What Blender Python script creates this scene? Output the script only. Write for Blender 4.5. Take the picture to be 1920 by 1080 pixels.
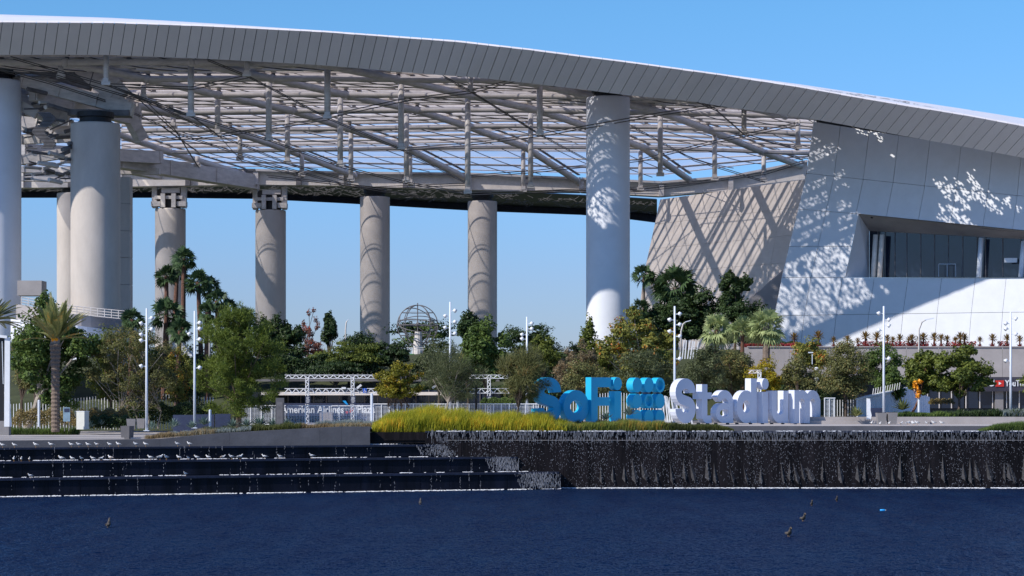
import bpy, bmesh, math, random
import numpy as np
from mathutils import Vector, noise
for o in list(bpy.data.objects): bpy.data.objects.remove(o)
sc = bpy.context.scene
COL = sc.collection
R = math.radians
random.seed(7); RNG = np.random.default_rng(7)

# ------------------------------------------------------------------ camera, sky, sun, exposure
F, CZ, HY = 4100.0, 9.1, 730.0            # focal length in source pixels, eye height, horizon row
cam = bpy.data.objects.new('camera', bpy.data.cameras.new('camera')); COL.objects.link(cam)
cam.location = (0, 0, CZ); cam.rotation_euler = (R(90), 0, 0)
cam.data.sensor_width = 36; cam.data.lens = F/1920*36; cam.data.shift_y = 190/1920
cam.data.clip_end = 9000; cam.data.clip_start = 1
sc.camera = cam
SUN_AZ, SUN_EL = R(56), R(38)
SDIR = Vector((-math.sin(SUN_AZ)*math.cos(SUN_EL), -math.cos(SUN_AZ)*math.cos(SUN_EL), math.sin(SUN_EL)))
w = bpy.data.worlds.new('World'); sc.world = w; w.use_nodes = True
nt = w.node_tree; nt.nodes.clear()
sky = nt.nodes.new('ShaderNodeTexSky'); sky.sky_type = 'NISHITA'; sky.sun_disc = False
sky.sun_elevation = SUN_EL; sky.sun_rotation = math.atan2(SDIR.x, SDIR.y)
sky.air_density = 1.0; sky.dust_density = 0.15; sky.ozone_density = 4.0; sky.altitude = 300
tint = nt.nodes.new('ShaderNodeMix'); tint.data_type = 'RGBA'; tint.blend_type = 'MULTIPLY'
tint.inputs[0].default_value = 1.0; tint.inputs[7].default_value = (0.74, 0.90, 1.22, 1)
bg = nt.nodes.new('ShaderNodeBackground'); bg.inputs[1].default_value = 0.125
wo = nt.nodes.new('ShaderNodeOutputWorld')
geo = nt.nodes.new('ShaderNodeTexCoord'); sx = nt.nodes.new('ShaderNodeSeparateXYZ'); nt.links.new(geo.outputs['Generated'], sx.inputs[0])
hz = nt.nodes.new('ShaderNodeValToRGB'); e = hz.color_ramp.elements         # a clear dry day: the horizon stays blue, the same all the way round
e[0].position = 0.0; e[0].color = (.47, .54, .84, 1); e[1].position = 1.0; e[1].color = (.74, .92, 1.30, 1)
for p_, c_ in ((.05, (.53, .645, .97)), (.10, (.57, .82, 1.15)), (.17, (.56, .92, 1.17)), (.4, (.66, .90, 1.25))):
    k = hz.color_ramp.elements.new(p_); k.color = (*c_, 1)
nt.links.new(sx.outputs['Z'], hz.inputs[0]); nt.links.new(hz.outputs[0], tint.inputs[7])
nt.links.new(sky.outputs[0], tint.inputs[6]); nt.links.new(tint.outputs[2], bg.inputs[0]); nt.links.new(bg.outputs[0], wo.inputs[0])
sl = bpy.data.lights.new('sun', 'SUN'); sl.energy = 4.7; sl.angle = R(0.5); sl.color = (1.0, 0.95, 0.88)
so = bpy.data.objects.new('sun', sl); COL.objects.link(so); so.rotation_euler = SDIR.to_track_quat('Z', 'Y').to_euler()
sc.view_settings.view_transform = 'Standard'; sc.view_settings.look = 'None'
sc.view_settings.exposure = 0.0; sc.view_settings.gamma = 1.0; sc.view_settings.use_curve_mapping = False
sc.cycles.max_bounces = 6; sc.cycles.transparent_max_bounces = 16; sc.cycles.use_denoising = True

# ------------------------------------------------------------------ helpers
def P(px, py, Y): return Vector(((px-960)/F*Y, Y, CZ-(py-HY)/F*Y))
def X_(px, Y): return (px-960)/F*Y
def Z_(py, Y): return CZ-(py-HY)/F*Y
def lerp(a, b, t): return a+(b-a)*t
def interp(x, xs, ys): return float(np.interp(x, xs, ys))

def mat(name, c, rough=0.6, var=0.15, scale=0.5, bump=0.0, bscale=20, metal=0.0, spec=0.4, stretch=None, var2=0.0):
    m = bpy.data.materials.new(name); m.use_nodes = True
    n = m.node_tree.nodes; l = m.node_tree.links; b = n['Principled BSDF']
    b.inputs['Roughness'].default_value = rough; b.inputs['Metallic'].default_value = metal
    b.inputs['Specular IOR Level'].default_value = spec
    tc = n.new('ShaderNodeTexCoord'); mp = n.new('ShaderNodeMapping'); l.new(tc.outputs['Object'], mp.inputs[0])
    if stretch: mp.inputs['Scale'].default_value = stretch
    no = n.new('ShaderNodeTexNoise'); no.inputs['Scale'].default_value = scale; no.inputs['Detail'].default_value = 6
    no.inputs['Roughness'].default_value = 0.65
    l.new(mp.outputs[0], no.inputs['Vector'])
    cr = n.new('ShaderNodeValToRGB'); e = cr.color_ramp.elements
    e[0].position = 0.3; e[1].position = 0.7
    e[0].color = (*[x*(1-var) for x in c], 1); e[1].color = (*[min(1, x*(1+var)) for x in c], 1)
    l.new(no.outputs[0], cr.inputs[0])
    oi = n.new('ShaderNodeObjectInfo'); mr = n.new('ShaderNodeMapRange')
    mr.inputs[3].default_value = 1-var2; mr.inputs[4].default_value = 1+var2
    l.new(oi.outputs['Random'], mr.inputs[0])
    mx = n.new('ShaderNodeVectorMath'); mx.operation = 'SCALE'
    l.new(cr.outputs[0], mx.inputs[0]); l.new(mr.outputs[0], mx.inputs['Scale'])
    l.new(mx.outputs[0], b.inputs['Base Color'])
    if bump:
        n2 = n.new('ShaderNodeTexNoise'); n2.inputs['Scale'].default_value = bscale; n2.inputs['Detail'].default_value = 4
        l.new(mp.outputs[0], n2.inputs['Vector'])
        bp = n.new('ShaderNodeBump'); bp.inputs['Strength'].default_value = bump; bp.inputs['Distance'].default_value = 0.05
        l.new(n2.outputs[0], bp.inputs['Height']); l.new(bp.outputs[0], b.inputs['Normal'])
    return m

def leafmat(name, c1, c2, c3=None, trans=0.25, third=0.12, rough=0.5):
    """colour differs leaf by leaf (random per island) and clump by clump"""
    m = bpy.data.materials.new(name); m.use_nodes = True
    n = m.node_tree.nodes; l = m.node_tree.links; b = n['Principled BSDF']; out = n['Material Output']
    b.inputs['Roughness'].default_value = rough; b.inputs['Specular IOR Level'].default_value = 0.25
    g = n.new('ShaderNodeNewGeometry'); tc = n.new('ShaderNodeTexCoord')
    no = n.new('ShaderNodeTexNoise'); no.inputs['Scale'].default_value = 0.6; no.inputs['Detail'].default_value = 2
    l.new(tc.outputs['Object'], no.inputs['Vector'])
    ad = n.new('ShaderNodeMath'); ad.operation = 'MULTIPLY_ADD'; ad.inputs[1].default_value = 1.4; ad.inputs[2].default_value = -0.45
    l.new(no.outputs[0], ad.inputs[0])
    a2 = n.new('ShaderNodeMath'); a2.operation = 'MULTIPLY_ADD'; a2.inputs[1].default_value = 0.6
    l.new(g.outputs['Random Per Island'], a2.inputs[0]); l.new(ad.outputs[0], a2.inputs[2])
    cr = n.new('ShaderNodeValToRGB'); e = cr.color_ramp.elements
    e[0].position = 0.05; e[0].color = (*c1, 1); e[1].position = 0.85; e[1].color = (*c2, 1)
    if c3:
        k = cr.color_ramp.elements.new(min(0.99, 1-third)); k.color = (*c3, 1)
    l.new(a2.outputs[0], cr.inputs[0]); l.new(cr.outputs[0], b.inputs['Base Color'])
    t = n.new('ShaderNodeBsdfTranslucent'); l.new(cr.outputs[0], t.inputs[0])
    mx = n.new('ShaderNodeMixShader'); mx.inputs[0].default_value = trans
    l.new(b.outputs[0], mx.inputs[1]); l.new(t.outputs[0], mx.inputs[2]); l.new(mx.outputs[0], out.inputs[0])
    return m

M = {}
WL = {}     # world location of every object used as a parent
def wl(o): return WL.get(o.name, Vector((0, 0, 0))) if o else Vector((0, 0, 0))

class MB:
    def __init__(s): s.v = []; s.f = []
    def add(s, vs, fs):
        k = len(s.v); s.v += [tuple(v) for v in vs]; s.f += [tuple(i+k for i in f) for f in fs]; return s
    def hexa(s, b, t):      # bottom four and top four corners
        return s.add(list(b)+list(t), [(3,2,1,0),(4,5,6,7),(0,1,5,4),(1,2,6,5),(2,3,7,6),(3,0,4,7)])
    def box(s, c, d, rz=0):
        x, y, z = d[0]/2, d[1]/2, d[2]/2; ca, sa = math.cos(rz), math.sin(rz)
        q = [(-x,-y),(x,-y),(x,y),(-x,y)]
        q = [(c[0]+a*ca-b*sa, c[1]+a*sa+b*ca) for a, b in q]
        return s.hexa([(a,b,c[2]-z) for a,b in q], [(a,b,c[2]+z) for a,b in q])
    def beam(s, p, q, wd, ht):
        p, q = Vector(p), Vector(q); d = (q-p).normalized(); sd = d.cross(Vector((0,0,1)))
        if sd.length < 1e-3: sd = Vector((1,0,0))
        sd.normalize(); up = sd.cross(d).normalized()
        A = [p-sd*wd/2-up*ht/2, p+sd*wd/2-up*ht/2, p+sd*wd/2+up*ht/2, p-sd*wd/2+up*ht/2]
        return s.hexa(A, [a+(q-p) for a in A])
    def tube(s, path, rad, n=6, cap=True):
        path = [Vector(p) for p in path]
        if not hasattr(rad, '__len__'): rad = [rad]*len(path)
        vs = []; fs = []
        for i, p in enumerate(path):
            d = (path[min(i+1, len(path)-1)]-path[max(i-1, 0)])
            if d.length < 1e-6: d = Vector((0,0,1))
            d.normalize(); a = Vector((1,0,0)) if abs(d.x) < 0.8 else Vector((0,1,0))
            u = d.cross(a).normalized(); v = d.cross(u)
            for k in range(n):
                t = 2*math.pi*k/n; vs.append(p+(u*math.cos(t)+v*math.sin(t))*rad[i])
        for i in range(len(path)-1):
            for k in range(n):
                a, b = i*n+k, i*n+(k+1) % n; fs.append((a, a+n, b+n, b))
        if cap: fs.append(tuple(range(n))); fs.append(tuple(reversed(range((len(path)-1)*n, len(path)*n))))
        return s.add(vs, fs)
    def lathe(s, c, prof, n=24):
        vs = []; fs = []
        for r, z in prof:
            for k in range(n):
                t = 2*math.pi*k/n; vs.append((c[0]+r*math.cos(t), c[1]+r*math.sin(t), c[2]+z))
        for i in range(len(prof)-1):
            for k in range(n):
                a, b = i*n+k, i*n+(k+1) % n; fs.append((a, b, b+n, a+n))
        fs.append(tuple(reversed(range(n)))); fs.append(tuple(range((len(prof)-1)*n, len(prof)*n)))
        return s.add(vs, fs)
    def ball(s, c, r, n=8):
        rx, ry, rz = r if hasattr(r, '__len__') else (r, r, r)
        m = max(4, n//2+1); vs = []; fs = []
        for i in range(m+1):
            a = math.pi*i/m
            for k in range(n):
                t = 2*math.pi*k/n; q = max(math.sin(a), 0.02)
                vs.append((c[0]+rx*q*math.cos(t), c[1]+ry*q*math.sin(t), c[2]-rz*math.cos(a)))
        for i in range(m):
            for k in range(n):
                a, b = i*n+k, i*n+(k+1) % n; fs.append((a, b, b+n, a+n))
        fs.append(tuple(reversed(range(n)))); fs.append(tuple(range(m*n, (m+1)*n)))
        return s.add(vs, fs)
    def prism(s, poly, o, u, v, n):      # 2-D outline in (u,v), thickness vector n
        o, u, v, n = Vector(o), Vector(u), Vector(v), Vector(n)
        a = [o+u*x+v*y for x, y in poly]; k = len(a)
        fs = [tuple(reversed(range(k))), tuple(range(k, 2*k))]
        for i in range(k): j = (i+1) % k; fs.append((i, j, j+k, i+k))
        return s.add(a+[p+n for p in a], fs)
    def ribbon(s, pts, wd, o, u, v, n, closed=False):   # a stroke of even width along a 2-D path
        k = len(pts); L = []; Rr = []
        for i, (x, y) in enumerate(pts):
            if closed: a, b = pts[i-1], pts[(i+1) % k]
            else: a, b = pts[max(i-1, 0)], pts[min(i+1, k-1)]
            dx, dy = b[0]-a[0], b[1]-a[1]; q = math.hypot(dx, dy) or 1; nx, ny = -dy/q*wd/2, dx/q*wd/2
            L.append((x+nx, y+ny)); Rr.append((x-nx, y-ny))
        o, u, v, n = Vector(o), Vector(u), Vector(v), Vector(n)
        V = [o+u*x+v*y for x, y in L]+[o+u*x+v*y for x, y in Rr]; V += [p+n for p in V]; fs = []
        rg = range(k) if closed else range(k-1)
        for i in rg:
            j = (i+1) % k
            fs += [(i, k+i, k+j, j), (2*k+i, 2*k+j, 3*k+j, 3*k+i), (i, j, 2*k+j, 2*k+i), (k+i, 3*k+i, 3*k+j, k+j)]
        if not closed: fs += [(0, 2*k, 3*k, k), (k-1, 2*k-1, 4*k-1, 3*k-1)]
        return s.add(V, fs)
    def build(s, name, m, parent=None, smooth=False, origin=None):
        o = Vector(origin) if origin is not None else wl(parent)
        if origin is None and parent is None and s.v:
            a = np.array(s.v); o = Vector((float((a[:,0].min()+a[:,0].max())/2), float((a[:,1].min()+a[:,1].max())/2), float(a[:,2].min())))
        me = bpy.data.meshes.new(name)
        me.from_pydata([(x-o.x, y-o.y, z-o.z) for x, y, z in s.v], [], s.f)
        bm = bmesh.new(); bm.from_mesh(me); bmesh.ops.delete(bm, geom=[v for v in bm.verts if not v.link_faces], context='VERTS'); bmesh.ops.recalc_face_normals(bm, faces=bm.faces); bm.to_mesh(me); bm.free()
        return link(name, me, m, parent, o, smooth)

def link(name, me, m, parent, o, smooth=False):
    if m: me.materials.append(m)
    if smooth:
        me.polygons.foreach_set('use_smooth', [True]*len(me.polygons))
    ob = bpy.data.objects.new(name, me); COL.objects.link(ob)
    if parent: ob.parent = parent; ob.location = Vector(o)-wl(parent)
    else: ob.location = o
    WL[ob.name] = Vector(o)
    return ob

def npmesh(name, V, m, parent=None, origin=None, per=4):
    """many loose little faces (per corners each) from an (N,per,3) array: leaves, blades, drops"""
    V = np.asarray(V, dtype=np.float32); N = V.shape[0]
    if origin is None: origin = wl(parent) if parent else Vector((float(V[...,0].mean()), float(V[...,1].mean()), float(V[...,2].min())))
    o = Vector(origin); A = (V-np.array(o, dtype=np.float32)).reshape(-1)
    me = bpy.data.meshes.new(name); me.vertices.add(N*per); me.loops.add(N*per); me.polygons.add(N)
    me.vertices.foreach_set('co', A); me.loops.foreach_set('vertex_index', np.arange(N*per, dtype=np.int32))
    me.polygons.foreach_set('loop_start', np.arange(0, N*per, per, dtype=np.int32))
    me.polygons.foreach_set('loop_total', np.full(N, per, dtype=np.int32))
    me.update(calc_edges=True)
    return link(name, me, m, parent, o)

def tag(o, label=None, cat=None, group=None, kind=None):
    if label: o['label'] = label
    if cat: o['category'] = cat
    if group: o['group'] = group
    if kind: o['kind'] = kind
    return o
def empty(name, loc, label, cat, group=None, rz=0):
    o = bpy.data.objects.new(name, None); COL.objects.link(o); o.location = loc; o.rotation_euler = (0, 0, rz)
    o.empty_display_size = 0.5; WL[o.name] = Vector(loc); return tag(o, label, cat, group)
def copy_tree(o, parent=None):
    c = o.copy(); COL.objects.link(c)
    if parent: c.parent = parent
    for ch in o.children: copy_tree(ch, c)
    return c
def place(proto, used, loc, label, rz=0, s=1.0):
    """the first use moves the source itself, later uses are copies"""
    o = proto if not used else copy_tree(proto)
    used.append(1); o.location = loc; o.rotation_euler = (0, 0, rz); o.scale = s if hasattr(s, '__len__') else (s, s, s)
    o['label'] = label; return o
def struct(o): o['kind'] = 'structure'; return o
def text_mesh(name, s, m, parent, o, size, wpx=None, u=(1,0,0), depth=0.03, bold=0.03, width=None):
    cu = bpy.data.curves.new(name, 'FONT'); cu.body = s; cu.size = size; cu.extrude = depth; cu.offset = bold*size; cu.resolution_u = 3
    t = bpy.data.objects.new('t', cu); COL.objects.link(t); bpy.context.view_layer.update()
    me = bpy.data.meshes.new_from_object(t); bpy.data.objects.remove(t)
    a = np.empty(len(me.vertices)*3, dtype=np.float32); me.vertices.foreach_get('co', a); a = a.reshape(-1, 3)
    if width: a[:,0] *= width/(a[:,0].max()-a[:,0].min())
    b = a.copy(); b[:,1] = -a[:,2]; b[:,2] = a[:,1]        # upright, facing the lake
    me.vertices.foreach_set('co', b.reshape(-1)); me.update()
    return link(name, me, m, parent, Vector(o))

# ------------------------------------------------------------------ materials
M['fascia'] = mat('fascia_metal', (0.76, 0.72, 0.72), 0.55, 0.03, 0.3, var2=0.035)
M['joint'] = mat('joint', (0.05, 0.05, 0.055), 0.8)
M['skin'] = mat('roof_white', (0.8, 0.8, 0.82), 0.5, 0.05, 0.2)
M['steel'] = mat('painted_steel', (0.63, 0.58, 0.54), 0.5, 0.18, 0.7, stretch=(1,1,3))
M['steel_lt'] = mat('frame_beige', (0.86, 0.77, 0.68), 0.5, 0.12, 1.0)
M['steel_dk'] = mat('steel_dark_grey', (0.16, 0.15, 0.155), 0.5, 0.4, 0.8)  # mottled dark grey for catwalks, mullions, globe rings and posts
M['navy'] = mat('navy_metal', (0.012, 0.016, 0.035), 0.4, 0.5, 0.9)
M['cable'] = mat('cable', (0.10, 0.09, 0.085), 0.5, 0.2)
M['conc'] = mat('column_concrete', (0.55, 0.49, 0.44), 0.7, 0.12, 0.35, bump=0.1, bscale=6, stretch=(1,1,0.4))
M['white'] = mat('column_white_paint', (0.78, 0.79, 0.83), 0.6, 0.05, 0.3)
M['wallw'] = mat('white_panel', (0.76, 0.77, 0.81), 0.65, 0.04, 0.6, bump=0.06, bscale=5, var2=0.02)
M['wallb'] = mat('beige_panel', (0.76, 0.67, 0.60), 0.7, 0.05, 0.6, bump=0.15, bscale=4, stretch=(0.3,1,3), var2=0.02)
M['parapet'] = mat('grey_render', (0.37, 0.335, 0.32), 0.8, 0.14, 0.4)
M['paint'] = mat('white_paint', (0.78, 0.79, 0.8), 0.45, 0.06, 2)
M['pole'] = mat('pole_paint', (0.72, 0.76, 0.82), 0.4, 0.05, 2)
M['black'] = mat('black', (0.015, 0.015, 0.018), 0.5, 0.2)
M['plaza'] = mat('plaza_paving', (0.46, 0.42, 0.39), 0.8, 0.14, 0.25, stretch=(0.4, 1, 1))
M['plaza_dk'] = mat('dark_paving', (0.17, 0.16, 0.155), 0.8, 0.15, 0.4)
M['curb'] = mat('curb_stone', (0.11, 0.11, 0.125), 0.7, 0.2, 0.7)
M['wallc'] = mat('bed_wall_concrete', (0.13, 0.125, 0.13), 0.85, 0.22, 0.5, bump=0.2, bscale=5)
M['step'] = mat('wet_dark_stone', (0.006, 0.007, 0.014), 0.35, 0.9, 0.6, spec=0.18, stretch=(1,1,0.15), bump=0.3, bscale=3)
M['fall'] = mat('wet_fall_stone', (0.011, 0.009, 0.010), 0.5, 0.8, 0.7, spec=0.12, stretch=(1.5,1,0.12), bump=0.5, bscale=3)
M['wedge'] = mat('wet_wedge_stone_sunlit', (0.050, 0.047, 0.048), 0.6, 0.5, 2, spec=0.2)  # sun caught by the wedges is put into a lighter grey
M['water_w'] = mat('white_water', (0.25, 0.255, 0.28), 0.3, 0.2)
M['foam'] = mat('foam', (0.8, 0.81, 0.84), 0.7, 0.1)
M['soil'] = mat('soil', (0.07, 0.06, 0.035), 0.95, 0.4, 0.5)
M['dirt'] = mat('ground_cover_base', (0.05, 0.06, 0.025), 0.95, 0.4, 0.3)
M['glass'] = mat('dark_glass', (0.012, 0.02, 0.04), 0.03, 0.3, 0.3, spec=0.6)
M['store'] = mat('store_front_dark', (0.02, 0.024, 0.03), 0.15, 0.4, 0.3, spec=0.3)
M['cyan'] = mat('sign_blue', (0.012, 0.45, 0.70), 0.5, 0.03, 0.6)
M['letterw'] = mat('sign_white', (0.70, 0.72, 0.80), 0.5, 0.03, 0.6)
M['pot'] = mat('pot_grey', (0.24, 0.225, 0.22), 0.7, 0.08, 2)
M['pot_dk'] = mat('pot_dark', (0.11, 0.105, 0.11), 0.6, 0.08, 2)
M['navyb'] = mat('navy_board', (0.035, 0.045, 0.09), 0.5, 0.2, 2)
M['bark_p'] = mat('bark_pale', (0.34, 0.29, 0.24), 0.9, 0.3, 3)
M['bark'] = mat('bark_brown', (0.11, 0.08, 0.06), 0.95, 0.35, 3)
M['bark_palm'] = mat('bark_palm', (0.19, 0.145, 0.115), 0.95, 0.45, 5, bump=0.8, bscale=6, stretch=(1,1,4))
M['bark_palm_r'] = mat('bark_palm_red', (0.15, 0.075, 0.05), 0.95, 0.4, 4)
M['red'] = mat('red', (0.55, 0.03, 0.02), 0.5); M['green'] = mat('green', (0.05, 0.33, 0.07), 0.5)
M['orange'] = mat('orange', (0.85, 0.33, 0.01), 0.45, 0.2, 3)
M['blue'] = mat('blue_sign', (0.01, 0.10, 0.55), 0.5)
M['bluelt'] = mat('blue_plastic', (0.02, 0.35, 0.8), 0.4)
M['gullw'] = mat('gull_white', (0.8, 0.79, 0.77), 0.7); M['gullg'] = mat('gull_grey', (0.26, 0.27, 0.29), 0.7, 0.3, 9)
M['gullb'] = mat('gull_brown', (0.33, 0.27, 0.22), 0.8, 0.4, 9)
M['beak'] = mat('beak', (0.5, 0.28, 0.1), 0.5)
M['duck'] = mat('duck_brown', (0.09, 0.075, 0.06), 0.7, 0.5, 12)
# foliage
M['lf_mid'] = leafmat('leaf_mid', (0.045, 0.075, 0.016), (0.19, 0.22, 0.04))
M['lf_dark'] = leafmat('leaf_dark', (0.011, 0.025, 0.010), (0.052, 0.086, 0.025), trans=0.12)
M['lf_green'] = leafmat('leaf_green', (0.035, 0.07, 0.02), (0.14, 0.205, 0.045))
M['lf_feather'] = leafmat('leaf_feather', (0.04, 0.075, 0.014), (0.19, 0.24, 0.04), trans=0.25)
M['lf_yellow'] = leafmat('leaf_yellow', (0.162, 0.162, 0.016), (0.486, 0.378, 0.027), (0.675, 0.338, 0.027), trans=0.3)
M['lf_yolive'] = leafmat('leaf_yellow_olive', (0.085, 0.10, 0.014), (0.28, 0.25, 0.025), (0.42, 0.25, 0.02), trans=0.25)
M['lf_olive'] = leafmat('leaf_olive', (0.074, 0.081, 0.030), (0.216, 0.216, 0.074), (0.297, 0.203, 0.068))
M['lf_syc'] = leafmat('leaf_sycamore', (0.081, 0.115, 0.027), (0.351, 0.324, 0.068), (0.567, 0.203, 0.041), trans=0.3, third=0.1)
M['lf_brown'] = leafmat('leaf_brown', (0.135, 0.101, 0.061), (0.270, 0.216, 0.121), (0.338, 0.189, 0.081))
M['lf_red'] = leafmat('leaf_red', (0.189, 0.068, 0.068), (0.297, 0.162, 0.121), (0.608, 0.068, 0.027))
M['lf_grey'] = leafmat('leaf_grey', (0.045, 0.06, 0.026), (0.14, 0.16, 0.07))
M['lf_fan'] = leafmat('leaf_fan_palm', (0.024, 0.054, 0.022), (0.095, 0.149, 0.061), trans=0.12)
M['lf_fanlt'] = leafmat('leaf_fan_palm_pale', (0.189, 0.257, 0.108), (0.459, 0.513, 0.230), trans=0.2)
M['lf_date'] = leafmat('leaf_date_palm', (0.095, 0.135, 0.041), (0.324, 0.324, 0.121), (0.540, 0.297, 0.054))
M['grass_y'] = leafmat('grass_yellow', (0.176, 0.216, 0.016), (0.567, 0.513, 0.041), (0.800, 0.486, 0.041), trans=0.3)
M['grass_g'] = leafmat('grass_green', (0.08, 0.12, 0.02), (0.25, 0.27, 0.05), (0.55, 0.32, 0.06), third=0.1)
M['grass_s'] = leafmat('grass_short_green', (0.05, 0.09, 0.02), (0.14, 0.2, 0.045))
M['grass_d'] = leafmat('grass_dark', (0.040, 0.057, 0.016), (0.115, 0.127, 0.034))
M['straw'] = leafmat('straw', (0.17, 0.12, 0.06), (0.36, 0.27, 0.14), (0.3, 0.32, 0.26))
M['hedge_b'] = leafmat('hedge_brown', (0.13, 0.11, 0.035), (0.32, 0.24, 0.10))
M['agave'] = leafmat('agave_leaf', (0.10, 0.16, 0.13), (0.26, 0.35, 0.29))
M['agave_y'] = leafmat('agave_leaf_yellow', (0.10, 0.14, 0.05), (0.32, 0.34, 0.12))
M['lav'] = leafmat('silver_leaf', (0.17, 0.21, 0.19), (0.34, 0.38, 0.36))
M['aloe'] = leafmat('aloe_leaf', (0.13, 0.10, 0.03), (0.34, 0.20, 0.06), (0.4, 0.09, 0.03))
M['aloe_r'] = leafmat('aloe_red', (0.18, 0.02, 0.025), (0.40, 0.06, 0.06))

# translucent foil of the canopy
def foil():
    m = bpy.data.materials.new('canopy_foil'); m.use_nodes = True; n = m.node_tree.nodes; l = m.node_tree.links; n.clear()
    t = n.new('ShaderNodeBsdfTransparent'); t.inputs[0].default_value = (0.93, 0.93, 0.97, 1)
    d = n.new('ShaderNodeBsdfDiffuse'); d.inputs[0].default_value = (0.55, 0.55, 0.66, 1)
    tr = n.new('ShaderNodeBsdfTranslucent'); tr.inputs[0].default_value = (0.88, 0.86, 0.94, 1)
    a = n.new('ShaderNodeMixShader'); a.inputs[0].default_value = 0.68; b = n.new('ShaderNodeMixShader')
    tc = n.new('ShaderNodeTexCoord'); no = n.new('ShaderNodeTexNoise'); no.inputs['Scale'].default_value = 0.25; no.inputs['Detail'].default_value = 5
    mr = n.new('ShaderNodeMapRange'); mr.inputs[1].default_value = 0.3; mr.inputs[2].default_value = 0.7; mr.inputs[3].default_value = 0.34; mr.inputs[4].default_value = 0.56
    o = n.new('ShaderNodeOutputMaterial')
    l.new(tc.outputs['Object'], no.inputs[0]); l.new(no.outputs[0], mr.inputs[0]); l.new(mr.outputs[0], b.inputs[0])
    l.new(d.outputs[0], a.inputs[1]); l.new(tr.outputs[0], a.inputs[2]); l.new(t.outputs[0], b.inputs[1]); l.new(a.outputs[0], b.inputs[2]); l.new(b.outputs[0], o.inputs[0])
    return m
M['foil'] = foil()
def lake():
    m = bpy.data.materials.new('lake_water'); m.use_nodes = True; n = m.node_tree.nodes; l = m.node_tree.links; n.clear()
    tc = n.new('ShaderNodeTexCoord'); o = n.new('ShaderNodeOutputMaterial')
    def nz(sx, sy, sc_, det):
        mp = n.new('ShaderNodeMapping'); mp.inputs['Scale'].default_value = (sx, sy, 1); l.new(tc.outputs['Object'], mp.inputs[0])
        q = n.new('ShaderNodeTexNoise'); q.inputs['Scale'].default_value = sc_; q.inputs['Detail'].default_value = det; q.inputs['Roughness'].default_value = 0.6
        l.new(mp.outputs[0], q.inputs[0]); return q
    a = nz(1.0, 0.36, 1.3, 3); big = nz(0.8, 0.16, 0.5, 5)
    bp = n.new('ShaderNodeBump'); bp.inputs['Strength'].default_value = 1.0; bp.inputs['Distance'].default_value = 1.3; l.new(a.outputs[0], bp.inputs['Height'])
    mr = n.new('ShaderNodeMapRange'); mr.inputs[1].default_value = 0.35; mr.inputs[2].default_value = 0.65
    l.new(big.outputs[0], mr.inputs[0])
    cr = n.new('ShaderNodeValToRGB'); e = cr.color_ramp.elements
    e[0].color = (0.001, 0.008, 0.034, 1); e[1].color = (0.004, 0.017, 0.050, 1); l.new(mr.outputs[0], cr.inputs[0])
    d = n.new('ShaderNodeBsdfDiffuse'); l.new(cr.outputs[0], d.inputs[0])
    g = n.new('ShaderNodeBsdfGlossy'); g.inputs['Roughness'].default_value = 0.25; g.inputs[0].default_value = (0.72, 0.8, 0.95, 1); l.new(bp.outputs[0], g.inputs['Normal'])
    lw = n.new('ShaderNodeFresnel'); lw.inputs[0].default_value = 1.33; l.new(bp.outputs[0], lw.inputs['Normal'])
    mu = n.new('ShaderNodeMath'); mu.operation = 'MULTIPLY'; mu.inputs[1].default_value = 0.34; l.new(lw.outputs[0], mu.inputs[0])
    mx = n.new('ShaderNodeMixShader'); l.new(mu.outputs[0], mx.inputs[0]); l.new(d.outputs[0], mx.inputs[1]); l.new(g.outputs[0], mx.inputs[2]); l.new(mx.outputs[0], o.inputs[0])
    return m
M['lake'] = lake()

# ================================================================== THE SETTING: water, ground, banks
def sheet(name, pts, m, z=None):
    b = MB(); b.add([(p[0], p[1], p[2] if z is None else z) for p in pts], [tuple(range(len(pts)))]); return struct(b.build(name, m, origin=(0,0,0)))
sheet('lake_water', [(-400,-60),(400,-60),(400,201.5),(-400,201.5)], M['lake'], 0.0)
sheet('lake_bed', [(-400,-60),(400,-60),(400,205),(-400,205)], M['soil'], -2.0)
EDGE0, EDGE1 = Vector((-43.2, 184.7, 0)), Vector((4.4, 199.5, 0))
SL = (EDGE1.y-EDGE0.y)/(EDGE1.x-EDGE0.x)
def edge_y(x, off=0): return EDGE0.y+SL*(x-EDGE0.x)+off
def gz(x, y):
    """ground height of the plaza and the planted bank behind it"""
    base = interp(x, [-20, -11], [4.5, 5.3])
    base = interp(x, [-20, -10, 8, 12], [4.5, 5.05, 5.3, 5.5])
    bank = interp(y, [249, 251, 275, 330, 420, 500], [0, 3.2, 8.6, 9.0, 8.0, 0])
    if x > 25: bank = interp(y, [266, 268, 276, 330, 420, 500], [0, 5, 8.6, 9.0, 8.0, 0])
    return base+bank
xs = sorted(set(list(np.linspace(-160, 160, 70))+[-20, -10, 8, 12, 25, 25.5]))
ys = [205, 212, 220, 235, 248.9, 249.1, 251, 256, 261.9, 265.9, 266.1, 268, 270, 276, 290, 330, 380, 420, 500, 900, 4000]
b = MB(); vs = []; fs = []
for y in ys:
    for x in xs:
        xx = x*(1 if y < 300 else (1+(y-300)/120)); vs.append((xx, y, gz(x, y) if y < 600 else 0.5))
for j in range(len(ys)-1):
    for i in range(len(xs)-1):
        a = j*len(xs)+i; fs.append((a, a+1, a+1+len(xs), a+len(xs)))
b.add(vs, fs); struct(b.build('planted_bank', M['dirt'], origin=(0,0,0)))
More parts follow.
